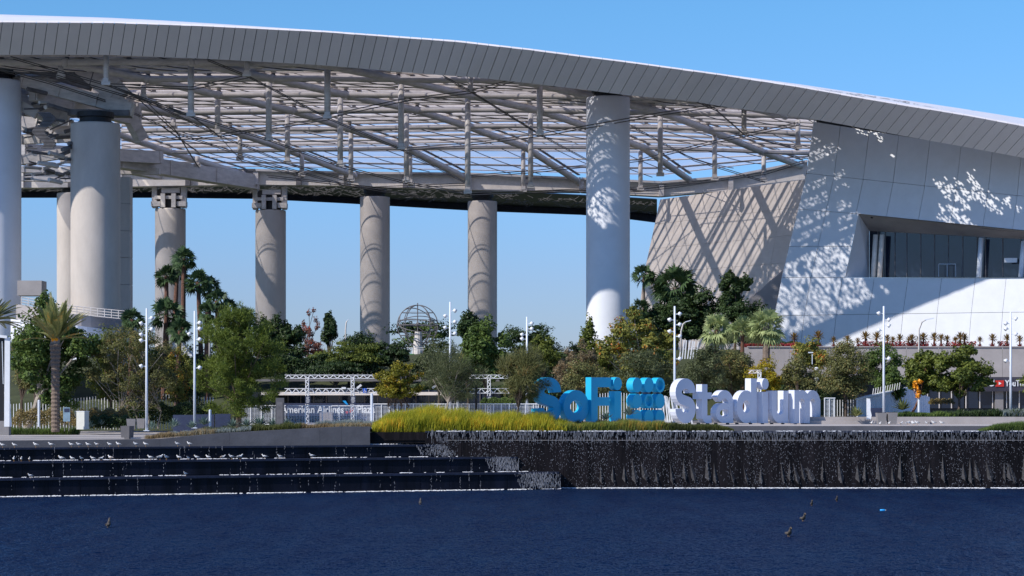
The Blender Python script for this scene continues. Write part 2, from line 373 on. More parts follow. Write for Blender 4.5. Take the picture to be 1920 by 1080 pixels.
# promenade on the left (follows the oblique shore) and plaza paving
pl = MB()
pl.add([(-120, edge_y(-120, 8.0), 4.52), (-11.5, edge_y(-11.5, 8.0), 4.52), (-11.5, 240, 4.53), (-120, 240, 4.53)], [(0,1,2,3)])
struct(pl.build('promenade_paving', M['plaza'], origin=(0,0,0)))
b = MB(); b.add([(-120, edge_y(-120, 10.2), 4.526), (-21.5, edge_y(-21.5, 10.2), 4.526), (-22.5, edge_y(-22.5, 12.2), 4.526), (-120, edge_y(-120, 12.2), 4.526)], [(0,1,2,3)])
struct(b.build('dark_paving_band', M['plaza_dk'], origin=(0,0,0)))
b = MB()
for (x0, x1, y0, y1, zt) in [(-60, -24.5, 14.5, 19, 4.66), (-60, -30, 17, 21, 4.80)]:
    b.hexa([(x0, edge_y(x0, y0), 4.4), (x1, edge_y(x1, y0), 4.4), (x1+1.5, edge_y(x1, y1), 4.4), (x0, edge_y(x0, y1), 4.4)],
           [(x0, edge_y(x0, y0), zt), (x1, edge_y(x1, y0), zt), (x1+1.5, edge_y(x1, y1), zt), (x0, edge_y(x0, y1), zt)])
struct(b.build('promenade_steps', M['plaza'], origin=(0,0,0)))
sheet('plaza_paving', [(8, 204, 5.56), (140, 204, 5.56), (140, 262, 5.6), (8, 262, 5.6)], M['plaza'])
sheet('entry_paving', [(-11.4, 206, 5.32), (7.9, 206, 5.4), (7.9, 249, 5.42), (-24, 249, 5.34), (-24, 226, 5.34)], M['plaza'])

# ================================================================== stepped cascade and waterfall wall
def step_block(off, ztop, xend, label):
    t = empty('cascade_step', (-25, edge_y(-25, off), 0), label, 'water step', 'long steps of the cascade')
    b = MB(); x0, y1 = -120, 12
    b.hexa([(x0, edge_y(x0, off), -1), (xend, edge_y(xend, off), -1), (xend, 203, -1), (x0, edge_y(x0, y1), -1)],
           [(x0, edge_y(x0, off), ztop-.16), (xend, edge_y(xend, off), ztop-.16), (xend, 203, ztop-.16), (x0, edge_y(x0, y1), ztop-.16)])
    b.build('body', M['step'], t)
    b = MB(); o2 = off-.28
    b.hexa([(x0, edge_y(x0, o2), ztop-.155), (xend, edge_y(xend, o2), ztop-.155), (xend, edge_y(xend, off+2.3), ztop-.155), (x0, edge_y(x0, off+2.3), ztop-.155)],
           [(x0, edge_y(x0, o2), ztop), (xend, edge_y(xend, o2), ztop), (xend, edge_y(xend, off+2.3), ztop), (x0, edge_y(x0, off+2.3), ztop)])
    b.build('lip', M['navy'], t)
    # facing slabs, each proud by its own few millimetres
    L = 2.6; x = -44.6; k = 0
    zb = {0: -0.1, 2.6: 1.60, 5.2: 2.95}[off]; me = None
    while x+L < xend+0.1:
        x1 = min(x+L-0.03, xend-.02); pr = 0.035+0.03*random.random()
        b = MB(); b.hexa([(x, edge_y(x, off-pr), zb), (x1, edge_y(x1, off-pr), zb), (x1, edge_y(x1, off-.004), zb), (x, edge_y(x, off-.004), zb)],
                         [(x, edge_y(x, off-pr), ztop-.2), (x1, edge_y(x1, off-pr), ztop-.2), (x1, edge_y(x1, off-.004), ztop-.2), (x, edge_y(x, off-.004), ztop-.2)])
        b.build('stone_slab', M['step'], t); x += L
    return t
step_block(0, 1.55, 4.3, 'lowest dark wet step of the cascade, rising straight from the lake')
step_block(2.6, 2.90, 0.5, 'middle dark wet step of the cascade, between the lowest and the top step')
step_block(5.2, 4.02, -4.5, 'top dark wet step of the cascade, below the grey concrete bed wall')

fw = empty('waterfall_wall', (26, 201, 0), 'tall dark stone wall behind the falling water, right of the stepped cascade', 'wall')
b = MB(); b.box((48, 202.2, 2.05), (112, 2.2, 6.1)); b.build('body', M['fall'], fw)
b = MB(); b.box((48, 201.6, 5.18), (112, 1.6, .14)); b.build('lip', M['navy'], fw)
b = MB(); b.box((49, 201.02, 4.42), (110, .08, .05)); b.build('ledge', M['pot'], fw)
x = -7.0
while x < 62:
    L = 2.35; b = MB(); pr = .03+.03*random.random()
    b.box((x+L/2, 201.1-pr/2-.002, 1.95), (L-.03, pr, 4.7)); b.build('stone_panel', M['fall'], fw); x += L
for i, zx in enumerate([60,110,160,205,250,305,372,425,465,525,560,640,700,760,860,885,920,950,980,1030,1110,1185,1215,1275,1300,1340,1370,1440,1500,1560,1650,1680,1710,1765,1830,1850,1870,1915]):
    px = 1100+zx/2.341; x = X_(px, 201); h = random.uniform(1.5, 2.7); wd = random.uniform(.22, .5); zb = random.uniform(.35, .7); ln = random.uniform(-.35, .15)
    b = MB(); pk = (x+ln, 201.02, zb+h); A = (x-wd*.3, 201.02, zb+.35); B = (x+wd*.5, 200.75, zb); C = (x+wd, 201.02, zb+.5)
    b.add([A, B, C, pk], [(0,1,3),(1,2,3),(0,2,1),(0,3,2)]); b.build('stone_wedge', M['wedge'], fw)
# dark shelf under the tall grass, at the left end of the waterfall
b = MB(); b.box((-9.1, 203.2, 4.6), (9.3, 3.0, 1.1)); b.box((-8.5, 202.0, 4.35), (9.5, 1.2, .35)); b.box((-9.6, 201.33, 4.42), (6.9, .1, .035))
tag(b.build('planter_shelf', M['fall']), 'dark brown stone shelf carrying the tall yellow grass at the end of the waterfall', 'wall')
# falling water: fine drops and threads
def rnd(n): return RNG.random(n)
def quads(cx, cy, cz, wd, ht):
    n = len(cx); V = np.zeros((n, 4, 3)); V[:,:,1] = cy[:,None]
    V[:,0,0] = V[:,3,0] = cx-wd/2; V[:,1,0] = V[:,2,0] = cx+wd/2
    V[:,0,2] = V[:,1,2] = cz-ht/2; V[:,2,2] = V[:,3,2] = cz+ht/2; return V
N = 15000
cx = -7+71*rnd(N); dens = np.array([noise.noise(Vector((x*.55, 3.1, 0)))*.9+noise.noise(Vector((x*2.3, 7.1, 0)))*.6 for x in cx]); keep = rnd(N) < np.clip(.55+dens, .08, 1)
cx = cx[keep]; n = len(cx); t = rnd(n)**1.35; cz = 5.15-5.1*t
ht = np.where(t < .16, .08+.3*rnd(n), .03+.08*rnd(n)); wd = np.where(t < .16, .01+.016*rnd(n), .010+.022*rnd(n)); cy = 200.72-.45*np.sqrt(t)*rnd(n)
drops = quads(cx, cy, cz, wd, ht)
n = 1100; x2 = -8+72*rnd(n); z2 = 5.2-rnd(n)**1.5*1.0; top = quads(x2, np.full(n, 200.7)-.1*rnd(n), z2, .01+.02*rnd(n), .1+.45*rnd(n))
# corner cascades where each step meets the tall wall
def corner(xa, xb, zt, zb, off, n):
    x = xa+(xb-xa)*np.clip(.5+.24*RNG.normal(size=n), 0, 1); t = rnd(n)**.8; x = x+t*.6; x = np.minimum(x, xb); z = zt-(zt-zb)*t*(.75+.25*rnd(n)); y = edge_y(0)+SL*x+off-.35-.45*t*rnd(n)
    return quads(x, y, z, .012+.022*rnd(n), .06+.2*rnd(n))
cas = np.concatenate([corner(-8.8, -3.6, 4.05, 2.9, 5.2, 650), corner(-2.5, .6, 2.9, 1.55, 2.6, 600), corner(.2, 4.4, 1.55, 0, 0, 750)])
# sparse threads and splashes over the steps
thr = []
for off, zt, zb, xe in ((5.2, 4.0, 2.92, -9), (2.6, 2.88, 1.57, -2.5), (0, 1.53, .02, 0.2)):
    for k in range(38):
        x = -45+(xe+45)*random.random(); m_ = random.choice((2, 3, 4, 5, 11)); zz = zt-(zt-zb)*rnd(m_)**random.choice((.6, 1, 1.8))
        thr.append(quads(x+.08*(rnd(m_)-.5), np.full(m_, edge_y(x, off)-.33), zz, .01+.02*rnd(m_), .04+.12*rnd(m_)))
thr = np.concatenate(thr)
tag(npmesh('falling_water', np.concatenate([drops, top, cas, thr]), M['water_w'], origin=(0,0,0)), 'white drops and threads of water falling down the dark walls', 'waterfall', kind='stuff')
def foamline(xa, xb, yf, z, n, h=.05, clump=None):
    x = xa+(xb-xa)*rnd(n)
    if clump: k = np.array([noise.noise(Vector((q*.7, z*5, 0)))+.5*noise.noise(Vector((q*4, z*5, 0))) for q in x]) > clump; x = x[k]
    y = np.array([yf(q) for q in x]); V = quads(x, y-.25*rnd(len(x)), z+h*rnd(len(x)), .04+.16*rnd(len(x)), .02+h*rnd(len(x))); V[:,2:,1] += .12; return V
fo = np.concatenate([foamline(-48, 4.4, lambda q: edge_y(q)-.15, .02, 1500, .045, -.35), foamline(4.2, 62, lambda q: 200.75, .02, 2200, .05, -.45),
     foamline(-48, 1.5, lambda q: edge_y(q, 2.0), 1.57, 1300, .025, -.02), foamline(-48, -2.2, lambda q: edge_y(q, 4.6), 2.92, 1300, .025, -.1),
     foamline(-7, 62, lambda q: 200.95, 5.24, 1500, .04, -.15), foamline(-20, -5, lambda q: edge_y(q, 6.8), 4.05, 250, .03, 0)])
tag(npmesh('foam', fo, M['foam'], origin=(0,0,0)), 'white foam lines at the foot of the falls and on the steps', 'foam', kind='stuff')

# sloping concrete wall of the planting bed, above the steps
prof = [(0, 826), (300, 823), (360, 817), (430, 811), (600, 802), (640, 800), (694, 800)]
bw = empty('bed_wall', (-25, 199, 4), 'long low grey concrete wall rising to the right above the stepped cascade', 'wall')
b = MB()
def bwy(px):
    x = X_(px, 196); return edge_y(x, 6.6)
def bwpt(px, z=None, py=None):
    Y = 190+ (px/694)*13.5
    x = X_(px, 190); Y = edge_y(x, 6.4); x = X_(px, Y); Y = edge_y(x, 6.4); x = X_(px, Y)
    return Vector((x, Y, z if z is not None else Z_(py, Y)))
segs = [(-300, 826)]+prof
for (p0, y0), (p1, y1) in zip(segs, segs[1:]):
    n_ = max(1, int((p1-p0)/100))
    for i in range(n_):
        a, c = lerp(p0, p1, i/n_), lerp(p0, p1, (i+1)/n_)-0.25
        A = bwpt(a, py=lerp(y0, y1, i/n_)); C = bwpt(c, py=lerp(y0, y1, (i+1)/n_)); k = Vector((-.1, .35 if p0 < 600 else .6, 0))
        b = MB(); b.hexa([(A.x, A.y, 3.9), (C.x, C.y, 3.9), (C.x+k.x, C.y+k.y, 3.9), (A.x+k.x, A.y+k.y, 3.9)], [A, C, C+k, A+k]); b.build('concrete_panel', M['wallc'], bw)
# planting soil behind that wall
b = MB(); top = []; bot = []
for px, py in prof[1:]:
    A = bwpt(px, py=py+2); top.append(A+Vector((0, .3, 0))); bot.append(Vector((A.x-1, 216, max(A.z, 4.56))))
b.add(top+bot, [(i, i+1, i+1+len(top), i+len(top)) for i in range(len(top)-1)]); struct(b.build('planting_bed', M['soil'], origin=(0,0,0)))
# platform edge under the big letters
b = MB(); b.box((45, 207.5, 5.3), (75, 7, .76)); tag(b.build('sign_platform', M['curb']), 'dark stone platform edge running under the big white letters', 'platform')
sheet('platform_top', [(9.0, 204.1, 5.684), (82, 204.1, 5.684), (82, 214, 5.684), (9.0, 214, 5.684)], M['plaza'])
b = MB(); b.box((55, 220.5, 5.9), (54, .5, .85)); b.box((35.5, 220.25, 5.75), (13, .9, .4)); tag(b.build('planter_wall', M['parapet']), 'low grey planter wall behind the gulls at the right end of the plaza', 'wall')
b = MB(); b.box((56, 229, 6.0), (52, 16, .5)); struct(b.build('planter_soil', M['soil']))

# ================================================================== THE CANOPY
FT = [(0,42),(200,43),(400,50),(600,60),(860,79),(1000,95),(1100,108),(1180,118),(1350,141),(1500,164),(1600,182),(1700,199),(1800,215),(1920,237),(2100,275)]
FB = [(0,103),(200,103),(400,111),(600,122),(800,139),(900,146),(1000,157),(1100,169),(1180,179),(1300,190),(1350,199),(1500,219),(1600,237),(1700,256),(1800,274),(1920,296),(2100,334)]
SV = [(0,27),(100,30),(200,33),(300,38),(400,44),(600,57),(860,78),(1000,94),(1180,117),(1350,138),(1500,158),(1600,173),(1700,188),(1800,203),(1920,222),(2100,258)]
YF, YB = 272.0, 277.0
def ft(px): return interp(px, *zip(*FT)) if px > 0 else 42+px*0.0
def fb(px): return interp(px, *zip(*FB))
def sv(px): return interp(px, *zip(*SV)) if px > 0 else 27+px*.03
canopy = empty('stadium_canopy', (0, 300, 5), 'huge arched stadium canopy with a grey panelled rim and translucent foil over white pipes', 'canopy')
# rim panels, one by one (each leans: its top edge is further right)
edges = []; px = -192
while px < 2080:
    edges.append(px); px += interp(px, [0, 600, 1300, 2000], [21, 20, 21, 20])
def lean(px): return interp(px, [0, 600, 900, 1180, 1600, 1800, 2100], [8, 12, 22, 33, 40, 45, 50])
NS = 4
for i in range(len(edges)-1):
    a, c = edges[i], edges[i+1]-1.1; b = MB(); f = []; k = []
    pr = random.uniform(-.03, .03)
    for pxb in (a, c):
        pt = pxb+lean(pxb); f.append((P(pxb, fb(pxb), YB+pr), P(pt, ft(pt), YF+pr)))
    (bl, tl), (br, tr) = f; th = Vector((0, .25, .25))
    b.hexa([bl, br, br+th, bl+th], [tl, tr, tr+th, tl+th]); b.build('rim_panel', M['fascia'], canopy)
# backing behind the joints and the white roof skin above
b = MB(); vs = []; pxs = list(range(-810, 2120, 30))
for p in pxs:
    q = p+lean(p)
    vs += [P(p, fb(p)-1, YB+.5), P(q, ft(q)+1.5, YF+.5)]
b.add(vs, [(2*i, 2*i+2, 2*i+3, 2*i+1) for i in range(len(pxs)-1)]); b.build('rim_backing', M['joint'], canopy)
b = MB(); vs = []; fs = []; rows = None
for p in pxs:
    zt = Z_(ft(p), YF); c0 = P(p, ft(p)-.4, YF); c1 = P(p, sv(p), 286)
    p2 = p; c2 = Vector((X_(p, 296 if p < 60 else 288), 296 if p < 60 else 288, c1.z-.3))  # left part reaches deeper, added to block sun from the left columns
    vs += [c0, P(p, lerp(ft(p), sv(p), .62)-.3, 279), c1, c2]
for i in range(len(pxs)-1):
    for j in range(3): fs.append((4*i+j, 4*i+4+j, 4*i+5+j, 4*i+1+j))
# the skin is kept whole left of px 950; right of it, it is the pierced metal sheet below
nl = [f for f in fs if f[0] < 4*((780+810)//30)]
b.add(vs, nl); b.build('roof_skin', M['skin'], canopy, smooth=True)
# pierced metal sheet at the right: small plates, gaps shaped to cast dapples below
PV = []
def skin_pt(px_, Y):
    zt = CZ-(ft(px_)-.4-HY)/F*YF; z1 = CZ-(sv(px_)-HY)/F*286
    z = lerp(zt, z1, min(1, (Y-YF)/14.)) if Y < 286 else z1-(Y-286)*.03
    return Vector(((px_-960)/F*min(Y, 286), Y, z))
stepx, stepy = 3.3, 0.24
for i, p in enumerate(np.arange(765, 2140, stepx)):
    Y = YF
    cache = None
    while Y < (289.5 if p < 1010 else 312):
        yy = Y
        c = skin_pt(p, yy); s = Vector((c.x*.9+c.y*.35, c.y*.9-c.x*.35, 0))
        patch = noise.noise(Vector((c.x*.10+3, c.y*.13, 1.7)))+.35*noise.noise(Vector((c.x*.5, c.y*.5, 4.4)))
        rid = min(abs(noise.noise(Vector((s.x*.9, s.y*1.5, 5)))), 1.2*abs(noise.noise(Vector((s.x*2.2, s.y*1.1, 9)))), 1.4*abs(noise.noise(Vector((s.x*.5-s.y*1.9, s.y*.7, 2)))))
        open_ = (Y > 274.5) and (patch > (-.22 if p < 1060 else -.06)+max(0, (p-1400))/1500) and (rid > .06) and not (i % 19 < 2) and random.random() < .66
        if not open_: PV.append([skin_pt(p, yy), skin_pt(p+stepx+.02, yy), skin_pt(p+stepx+.02, yy+stepy+.003), skin_pt(p, yy+stepy+.003)])
        Y += stepy
sk = npmesh('pierced_dapple_skin', np.array([[tuple(q) for q in f] for f in PV]), M['skin'], canopy); sk['kind'] = 'stuff'
# ---- rows of pipes
RX = [-150, 0, 333, 600, 933, 1240, 1480, 1560]
RT = [[118,117,117,120,126,155,190,200],[150,149,148,147,151,165,200,212],[181,180,178,177,180,183,200,212],[214,213,211,207,206,211,217,221],
      [250,248,244,242,236,238,249,254],[292,290,285,280,275,277,286,289],[332,330,325,328,335,343,312,306]]
RYD = [284, 292, 302, 313, 326, 341, 358]
def rp(k, px, dz=0): return P(px, interp(px, RX, RT[k]), RYD[k])+Vector((0, 0, dz))
def rowf(kf, px, dz=0):
    k = max(0, min(5, int(math.floor(kf)))); t = kf-k
    A = rp(k, px); B = rp(k+1, px); sag = 0
    return A.lerp(B, t)+Vector((0, 0, dz))
PE = [1560, 1560, 1550, 1545, 1540, 1530]
for k in range(6):
    st = [-140, -100, 215, 215, 228, 228][k] if k > 1 else -150
    b = MB(); q = [p for p in range(int(st), PE[k], 60)]+[PE[k]]
    b.tube([rp(k, p) for p in q], [.42, .42, .40, .38, .36, .34][k], 10); b.build('roof_pipe', M['steel'], canopy, smooth=True)
    for d in ((.2, .42, .64, .84) if k < 5 else (.25, .5, .75)):       # lighter foil frames between the pipes, above them
        b = MB(); b.tube([rowf(min(k+d, 5.98), p, .9) for p in q], .28 if k < 4 else (.17 if k == 4 else .11), 6); b.build('foil_frame', M['steel_lt'], canopy)
    for d in (.1, .31, .53, .74, .93):   # thin purlins
        b = MB(); b.tube([rowf(min(k+d, 5.98), p, 1.0) for p in q], .075, 4); b.build('purlin', M['steel'], canopy)
    b = MB(); b.tube([rp(k, p, .95)+Vector((0, .2, 0)) for p in q], .26, 6); b.build('foil_frame', M['steel_lt'], canopy)
# ---- diagonal rafters
def dx(k, j):
    base = [122, 274, 407, 548, 652, 761, 873][k]; sp = [238, 235, 238, 231, 224, 222, 209][k]; return base+sp*j
for j in range(-3, 6):
    q = [(k, dx(k, j)) for k in range(7) if -160 < dx(k, j) < 1545 and not (j <= -1 and dx(k, j) < 130)]
    if len(q) < 2: continue
    pts = [rp(k, p) for k, p in q]
    b = MB(); b.tube(pts, [.52]*len(pts), 10); b.build('rafter', M['steel'], canopy, smooth=True)
    for a, c in zip(pts, pts[1:]):   # walkway and brackets above each rafter
        b = MB(); up = Vector((.3, 0, .95)); b.beam(a+up, c+up, .5, .12)
        n_ = 9
        for t in range(n_): m_ = a.lerp(c, (t+.5)/n_)+up; b.box(m_+Vector((0,0,.2)), (.1, .1, .4))
        b.build('catwalk', M['steel_dk'], canopy)
    for p in pts: b = MB(); b.ball(p, (.62, .62, .62), 8); b.build('node', M['steel'], canopy, smooth=True)
# ---- foil panes between rafters and rows
for k in range(6):
    for j in range(-4, 6):
        x0, x1 = dx(k, j)+3, dx(k, j+1)-3; X0, X1 = dx(k+1, j)+3, dx(k+1, j+1)-3
        if min(x0, X0) > 1540: continue
        x0, x1, X0, X1 = [max(-150, min(1560, v)) for v in (x0, x1, X0, X1)]
        if x1-x0 < 10 and X1-X0 < 10: continue
        b = MB(); vs = []; n_ = 5; m_ = 4
        for a in range(m_+1):
            for c in range(n_+1):
                s, t = c/n_, a/m_; q = rp(k, lerp(x0, x1, s)).lerp(rp(k+1, lerp(X0, X1, s)), t)
                vs.append(q+Vector((0, 0, 1.15+.5*math.sin(math.pi*s)*math.sin(math.pi*t))))
        b.add(vs, [(a*(n_+1)+c, a*(n_+1)+c+1, (a+1)*(n_+1)+c+1, (a+1)*(n_+1)+c) for a in range(m_) for c in range(n_)])
        b.build('foil_pane', M['foil'], canopy, smooth=True)
        # curved stays under the pane and hanging festoon along the pipe
        for s0 in (.12, .4, .68):
            b = MB(); pts = []
            for i in range(7):
                t = i/6; s = s0+.28*t; q = rp(k, lerp(x0, x1, s)).lerp(rp(k+1, lerp(X0, X1, s)), t); pts.append(q+Vector((0, 0, .9-.75*math.sin(math.pi*t)*.6)))
            b.tube(pts, .07, 4, False); b.build('stay', M['cable'] if k < 3 else M['steel_dk'], canopy)
        if k < 5:
            for s0 in (0, .5):
                b = MB(); pts = [rp(k, lerp(x0, x1, s0+.5*i/6))+Vector((0, .3, .55-.95*math.sin(math.pi*i/6))) for i in range(7)]
                b.tube(pts, .07, 4, False); b.box(pts[0]+Vector((0,0,.1)), (.5, .4, .45)); b.build('cable_tray', M['steel_dk'], canopy)
# ---- hanging struts
ST = [(114,122,146),(199,104,159),(269,154,187),(358,124,218),(408,183,254),(450,252,300),(463,113,143),(504,155,263),(539,215,307),(566,287,331),
      (614,130,222),(325,220,241),(370,293,313),(638,185,312),(658,247,340),(752,157,280),(762,213,343),(769,283,347),(882,143,172),(877,183,363),
      (1012,160,253),(995,212,353),(981,280,360),(1238,217,330),(1201,283,357),(1395,203,253),(1340,249,338),(1432,290,340),(1496,225,279)]
def rowY(px, py):
    ysr = [interp(px, RX, RT[k]) for k in range(7)]; ysr = [ysr[0]-20]+ysr
    return interp(py, ysr, [280]+RYD)
SB = []
for px, a, c in ST:
    Y = rowY(px, a); b = MB(); r = .42*285/Y if c-a > 60 else .36
    b.tube([P(px, a, Y), P(px, c-5, Y)], r, 8); b.build('strut', M['pole'] if False else M['steel'], canopy, smooth=True)
    e = P(px, c-3, Y); b = MB(); b.box(e, (1.1, .7, .5)); b.box(e+Vector((0, 0, .35)), (.7, .9, .5)); b.build('cable_clamp', M['steel'], canopy); SB.append((px, c, Y))
# ---- paired cables
def cy(px, py):
    d = min(SB, key=lambda s: abs(s[0]-px)+abs(s[1]-py))
    return d[2] if abs(d[0]-px)+abs(d[1]-py) < 14 else max(279, rowY(px, max(py-45, 60)))
for ch in [[(20,108),(199,159),(269,187),(325,241),(370,313)],[(-30,126),(100,141),(269,190),(358,218),(408,254),(450,300),(566,331)],[(385,111),(463,143),(614,222),(752,281),(877,345)],
           [(199,159),(358,218),(504,263),(638,312),(762,343),(877,363),(981,360),(1201,357)],[(830,143),(882,172),(1012,253),(1100,300)],[(614,218),(752,188),(882,172),(980,145)],
           [(752,280),(877,270),(1012,253),(1238,213),(1420,186)],[(877,330),(995,322),(1201,300),(1340,265),(1496,232)],[(981,360),(1201,352),(1340,338),(1432,325),(1505,303)],
           [(1238,160),(1340,205),(1395,253),(1496,279)],[(-40,120),(90,155),(199,190),(300,235),(370,285)],[(269,187),(408,254),(539,307),(658,340)],[(463,143),(358,165),(199,159)],
           [(614,222),(504,240),(408,254),(300,262)],[(1100,345),(1201,357),(1260,350),(1340,338)],[(240,170),(330,250),(480,300),(640,345),(800,372)],[(500,330),(700,352),(877,345)],[(1180,235),(1300,300),(1432,340)]]:
    pts = [P(x, y, cy(x, y)) for x, y in ch]
    for o in (Vector((0,0,.14)), Vector((.25,.3,-.14))):
        b = MB()
        for a, c in zip(pts, pts[1:]): b.tube([a+o, c+o], .065, 4, False)
        b.build('cable', M['cable'], canopy)
# ---- back ring beam (box girder in segments), dark underside and far rim
RB = [(-150,318,352),(40,316,352),(225,318,350),(480,320,346),(640,325,348),(880,327,356),(1090,336,360),(1240,343,368),(1370,332,357),(1515,303,337)]
for i, ((x0, t0, c0), (x1, t1, c1)) in enumerate(zip(RB, RB[1:])):
    n_ = max(1, round((x1-x0)/105))
    for s in range(n_):
        A, B = (s/n_, (s+1)/n_); xa, xb = lerp(x0, x1, A), lerp(x0, x1, B)-1.2
        b = MB(); ta, tb = lerp(t0, t1, A), lerp(t0, t1, B); ca, cb = lerp(c0, c1, A), lerp(c0, c1, B); k = Vector((0, 2.5, 0))
        b.hexa([P(xa, ca, 359), P(xb, cb, 359), P(xb, cb, 359)+k, P(xa, ca, 359)+k], [P(xa, ta, 359), P(xb, tb, 359), P(xb, tb, 359)+k, P(xa, ta, 359)+k]); b.build('ring_beam', M['steel_lt'] if x0 > 100 else M['steel'], canopy)
        b = MB(); b.box(P(xa, (ta+ca)/2, 358.6), (.8, .8, (ca-ta)*359/F*1.02)); b.beam(P(xa, ta-1, 358.4), P(xb, tb-1, 358.4), .9, .35); b.build('stiffener', M['steel_dk'] if s % 2 else M['steel'], canopy)
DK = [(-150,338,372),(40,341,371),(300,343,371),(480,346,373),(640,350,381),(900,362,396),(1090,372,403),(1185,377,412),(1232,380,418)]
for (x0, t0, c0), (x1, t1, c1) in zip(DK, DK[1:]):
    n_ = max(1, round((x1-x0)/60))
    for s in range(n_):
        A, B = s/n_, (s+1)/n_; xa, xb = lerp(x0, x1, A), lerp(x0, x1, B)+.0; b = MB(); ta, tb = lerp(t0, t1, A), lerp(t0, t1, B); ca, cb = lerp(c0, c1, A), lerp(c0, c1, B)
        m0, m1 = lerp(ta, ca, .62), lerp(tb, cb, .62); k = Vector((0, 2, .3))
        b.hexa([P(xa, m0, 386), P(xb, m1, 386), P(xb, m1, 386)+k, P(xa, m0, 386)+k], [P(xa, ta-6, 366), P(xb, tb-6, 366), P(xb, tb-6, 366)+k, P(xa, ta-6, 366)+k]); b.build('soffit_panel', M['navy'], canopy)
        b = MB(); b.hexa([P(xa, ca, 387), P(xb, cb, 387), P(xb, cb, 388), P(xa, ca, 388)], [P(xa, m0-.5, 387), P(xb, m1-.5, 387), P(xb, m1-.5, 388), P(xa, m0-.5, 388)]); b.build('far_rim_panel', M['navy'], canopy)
gl = []
for k in range(800):
    px = random.uniform(-100, 1228); t0 = interp(px, *zip(*[(a, b_) for a, b_, c in DK])); c0 = interp(px, *zip(*[(a, c) for a, b_, c in DK])); f = random.uniform(.0, .58)
    c = P(px, lerp(t0, c0, f), 364); a = random.uniform(.15, .7); d = random.uniform(-.35, .35); h = random.uniform(.03, .09)
    gl.append([c+Vector((-a,0,-d)), c+Vector((a,0,d)), c+Vector((a,0,d+h)), c+Vector((-a,0,-d+h))])
q = npmesh('back_trusswork', [[tuple(v) for v in f] for f in gl], M['steel_dk'], canopy); q['kind'] = 'stuff'
# ---- heavy girders over the two left columns
G = [((-160,105,276),(70,108,276),2.4,3.0),((-160,130,270),(160,112,282),2.2,2.6),((60,118,280),(175,152,284),1.2,3.4),((40,152,268),(250,207,272),2.0,2.2),((150,128,280),(240,205,276),1.5,2.2),
     ((-160,150,290),(250,190,290),1.6,1.4),((60,175,284),(260,225,300),1.2,2.4),((50,205,292),(130,215,292),1.4,2.2),((130,212,266),(246,214,266),2.5,1.0),
     ((120,290,320),(300,325,345),1.4,2.6),((215,300,325),(478,342,352),2.2,3.0),((-160,118,288),(235,175,296),1.6,4.6),((60,190,300),(262,214,300),2.4,3.4),((-60,140,286),(110,226,292),1.6,2.4),((40,222,304),(135,250,302),1.6,2.6),((180,118,280),(232,182,284),1.4,2.8),((40,282,312),(300,296,330),1.8,2.4),((180,196,296),(262,170,300),1.2,2.2),((232,200,298),(266,262,300),1.4,2.0),((40,262,300),(140,258,300),1.0,1.6),((40,300,310),(140,285,310),1.2,1.8),((40,318,330),(300,322,330),1.2,1.2),
     ((40,335,345),(240,340,345),1.2,1.0),((-20,165,285),(70,215,285),.8,1.6),((40,240,305),(135,230,300),.7,1.0)]
for i, (a, c, wd, ht) in enumerate(G):
    b = MB(); A, C = P(a[0], a[1], max(a[2], 284)+8), P(c[0], c[1], max(c[2], 284)+8); b.beam(A, C, wd, ht*.78); d = (C-A); 
    for s in (.02, .35, .68, .98): b.beam(A+d*(s-.008), A+d*(s+.008), wd+.35, ht*.8)
    b.build('girder', M['steel_dk'] if i in (2, 8) else M['steel'], canopy)
for k in range(90):      # ducts, pipes and brackets between the girders
    b = MB(); x, y = random.uniform(42, 130), random.uniform(160, 340); Y = random.uniform(285, 320); a = random.uniform(-.7, .9); L = random.uniform(10, 45)
    b.tube([P(x, y, Y), P(min(x+L, 232), y-L*a*.5, Y+2)], random.choice((.12, .2, .3)), 6); b.build('service_pipe', random.choice((M['steel'], M['steel_dk'], M['steel_dk'])), canopy)
for k in range(26):
    b = MB(); b.box(P(83+10*math.sin(k*.35), 212+k*2.6, 281), (1.6, .8, .09)); b.build('ladder_rung', M['steel_dk'], canopy)
# ================================================================== columns: each stands alone under its own bearing
def column(pl, pr, top, Y, m, label, capw=.7, bracket=False, cap=8):
    r = (pr-pl)/2/F*Y; cx = X_((pl+pr)/2, Y); zt = Z_(top, Y); t = empty('canopy_column', (cx, Y, 5), label, 'column', 'round columns carrying the canopy')
    b = MB(); n = 6; zs = np.linspace(0, zt-5, n+1)
    b.lathe((cx, Y, 5), [(r, zs[0])]+[(r, z) for z in zs[1:-1]]+[(r, zs[-1]-.25), (r*.985, zs[-1])], 48); b.build('shaft', m, t, smooth=False)
    for p in t.children[0].data.polygons: p.use_smooth = abs(p.normal.z) < .5
    b = MB(); b.lathe((cx, Y, zt), [(r*capw, 0), (r*capw, .3), (r*capw*.92, .32), (r*capw*.92, cap/F*Y-.3), (r*capw*1.08, cap/F*Y-.28), (r*capw*1.08, cap/F*Y+.4)], 24); b.build('bearing', M['black'], t)
    if bracket:
        b = MB(); z = zt; q = F/Y
        for s in (-1, 1):
            b.box((cx+s*27/q, Y-1, z+22/q), (9/q, 1.6, 42/q)); b.box((cx+s*24/q, Y-1.2, z+8/q), (17/q, 2, 9/q)); b.box((cx+s*10/q, Y-2, z+14/q), (8/q, 1, 26/q))
        b.box((cx, Y-1.5, z+20/q), (52/q, 1.2, 6/q)); b.box((cx+4/q, Y-1.4, z+33/q), (34/q, 1.4, 9/q)); b.build('bearing_frame', M['steel'], t)
        b = MB(); b.box((cx, Y, z+25/q), (46/q, 1.8, 22/q)); b.build('damper', M['steel_dk'], t)
    return t
column(-52, 39, 152, 291, M['white'], 'thick pale column cut by the left edge of the photo', cap=14)
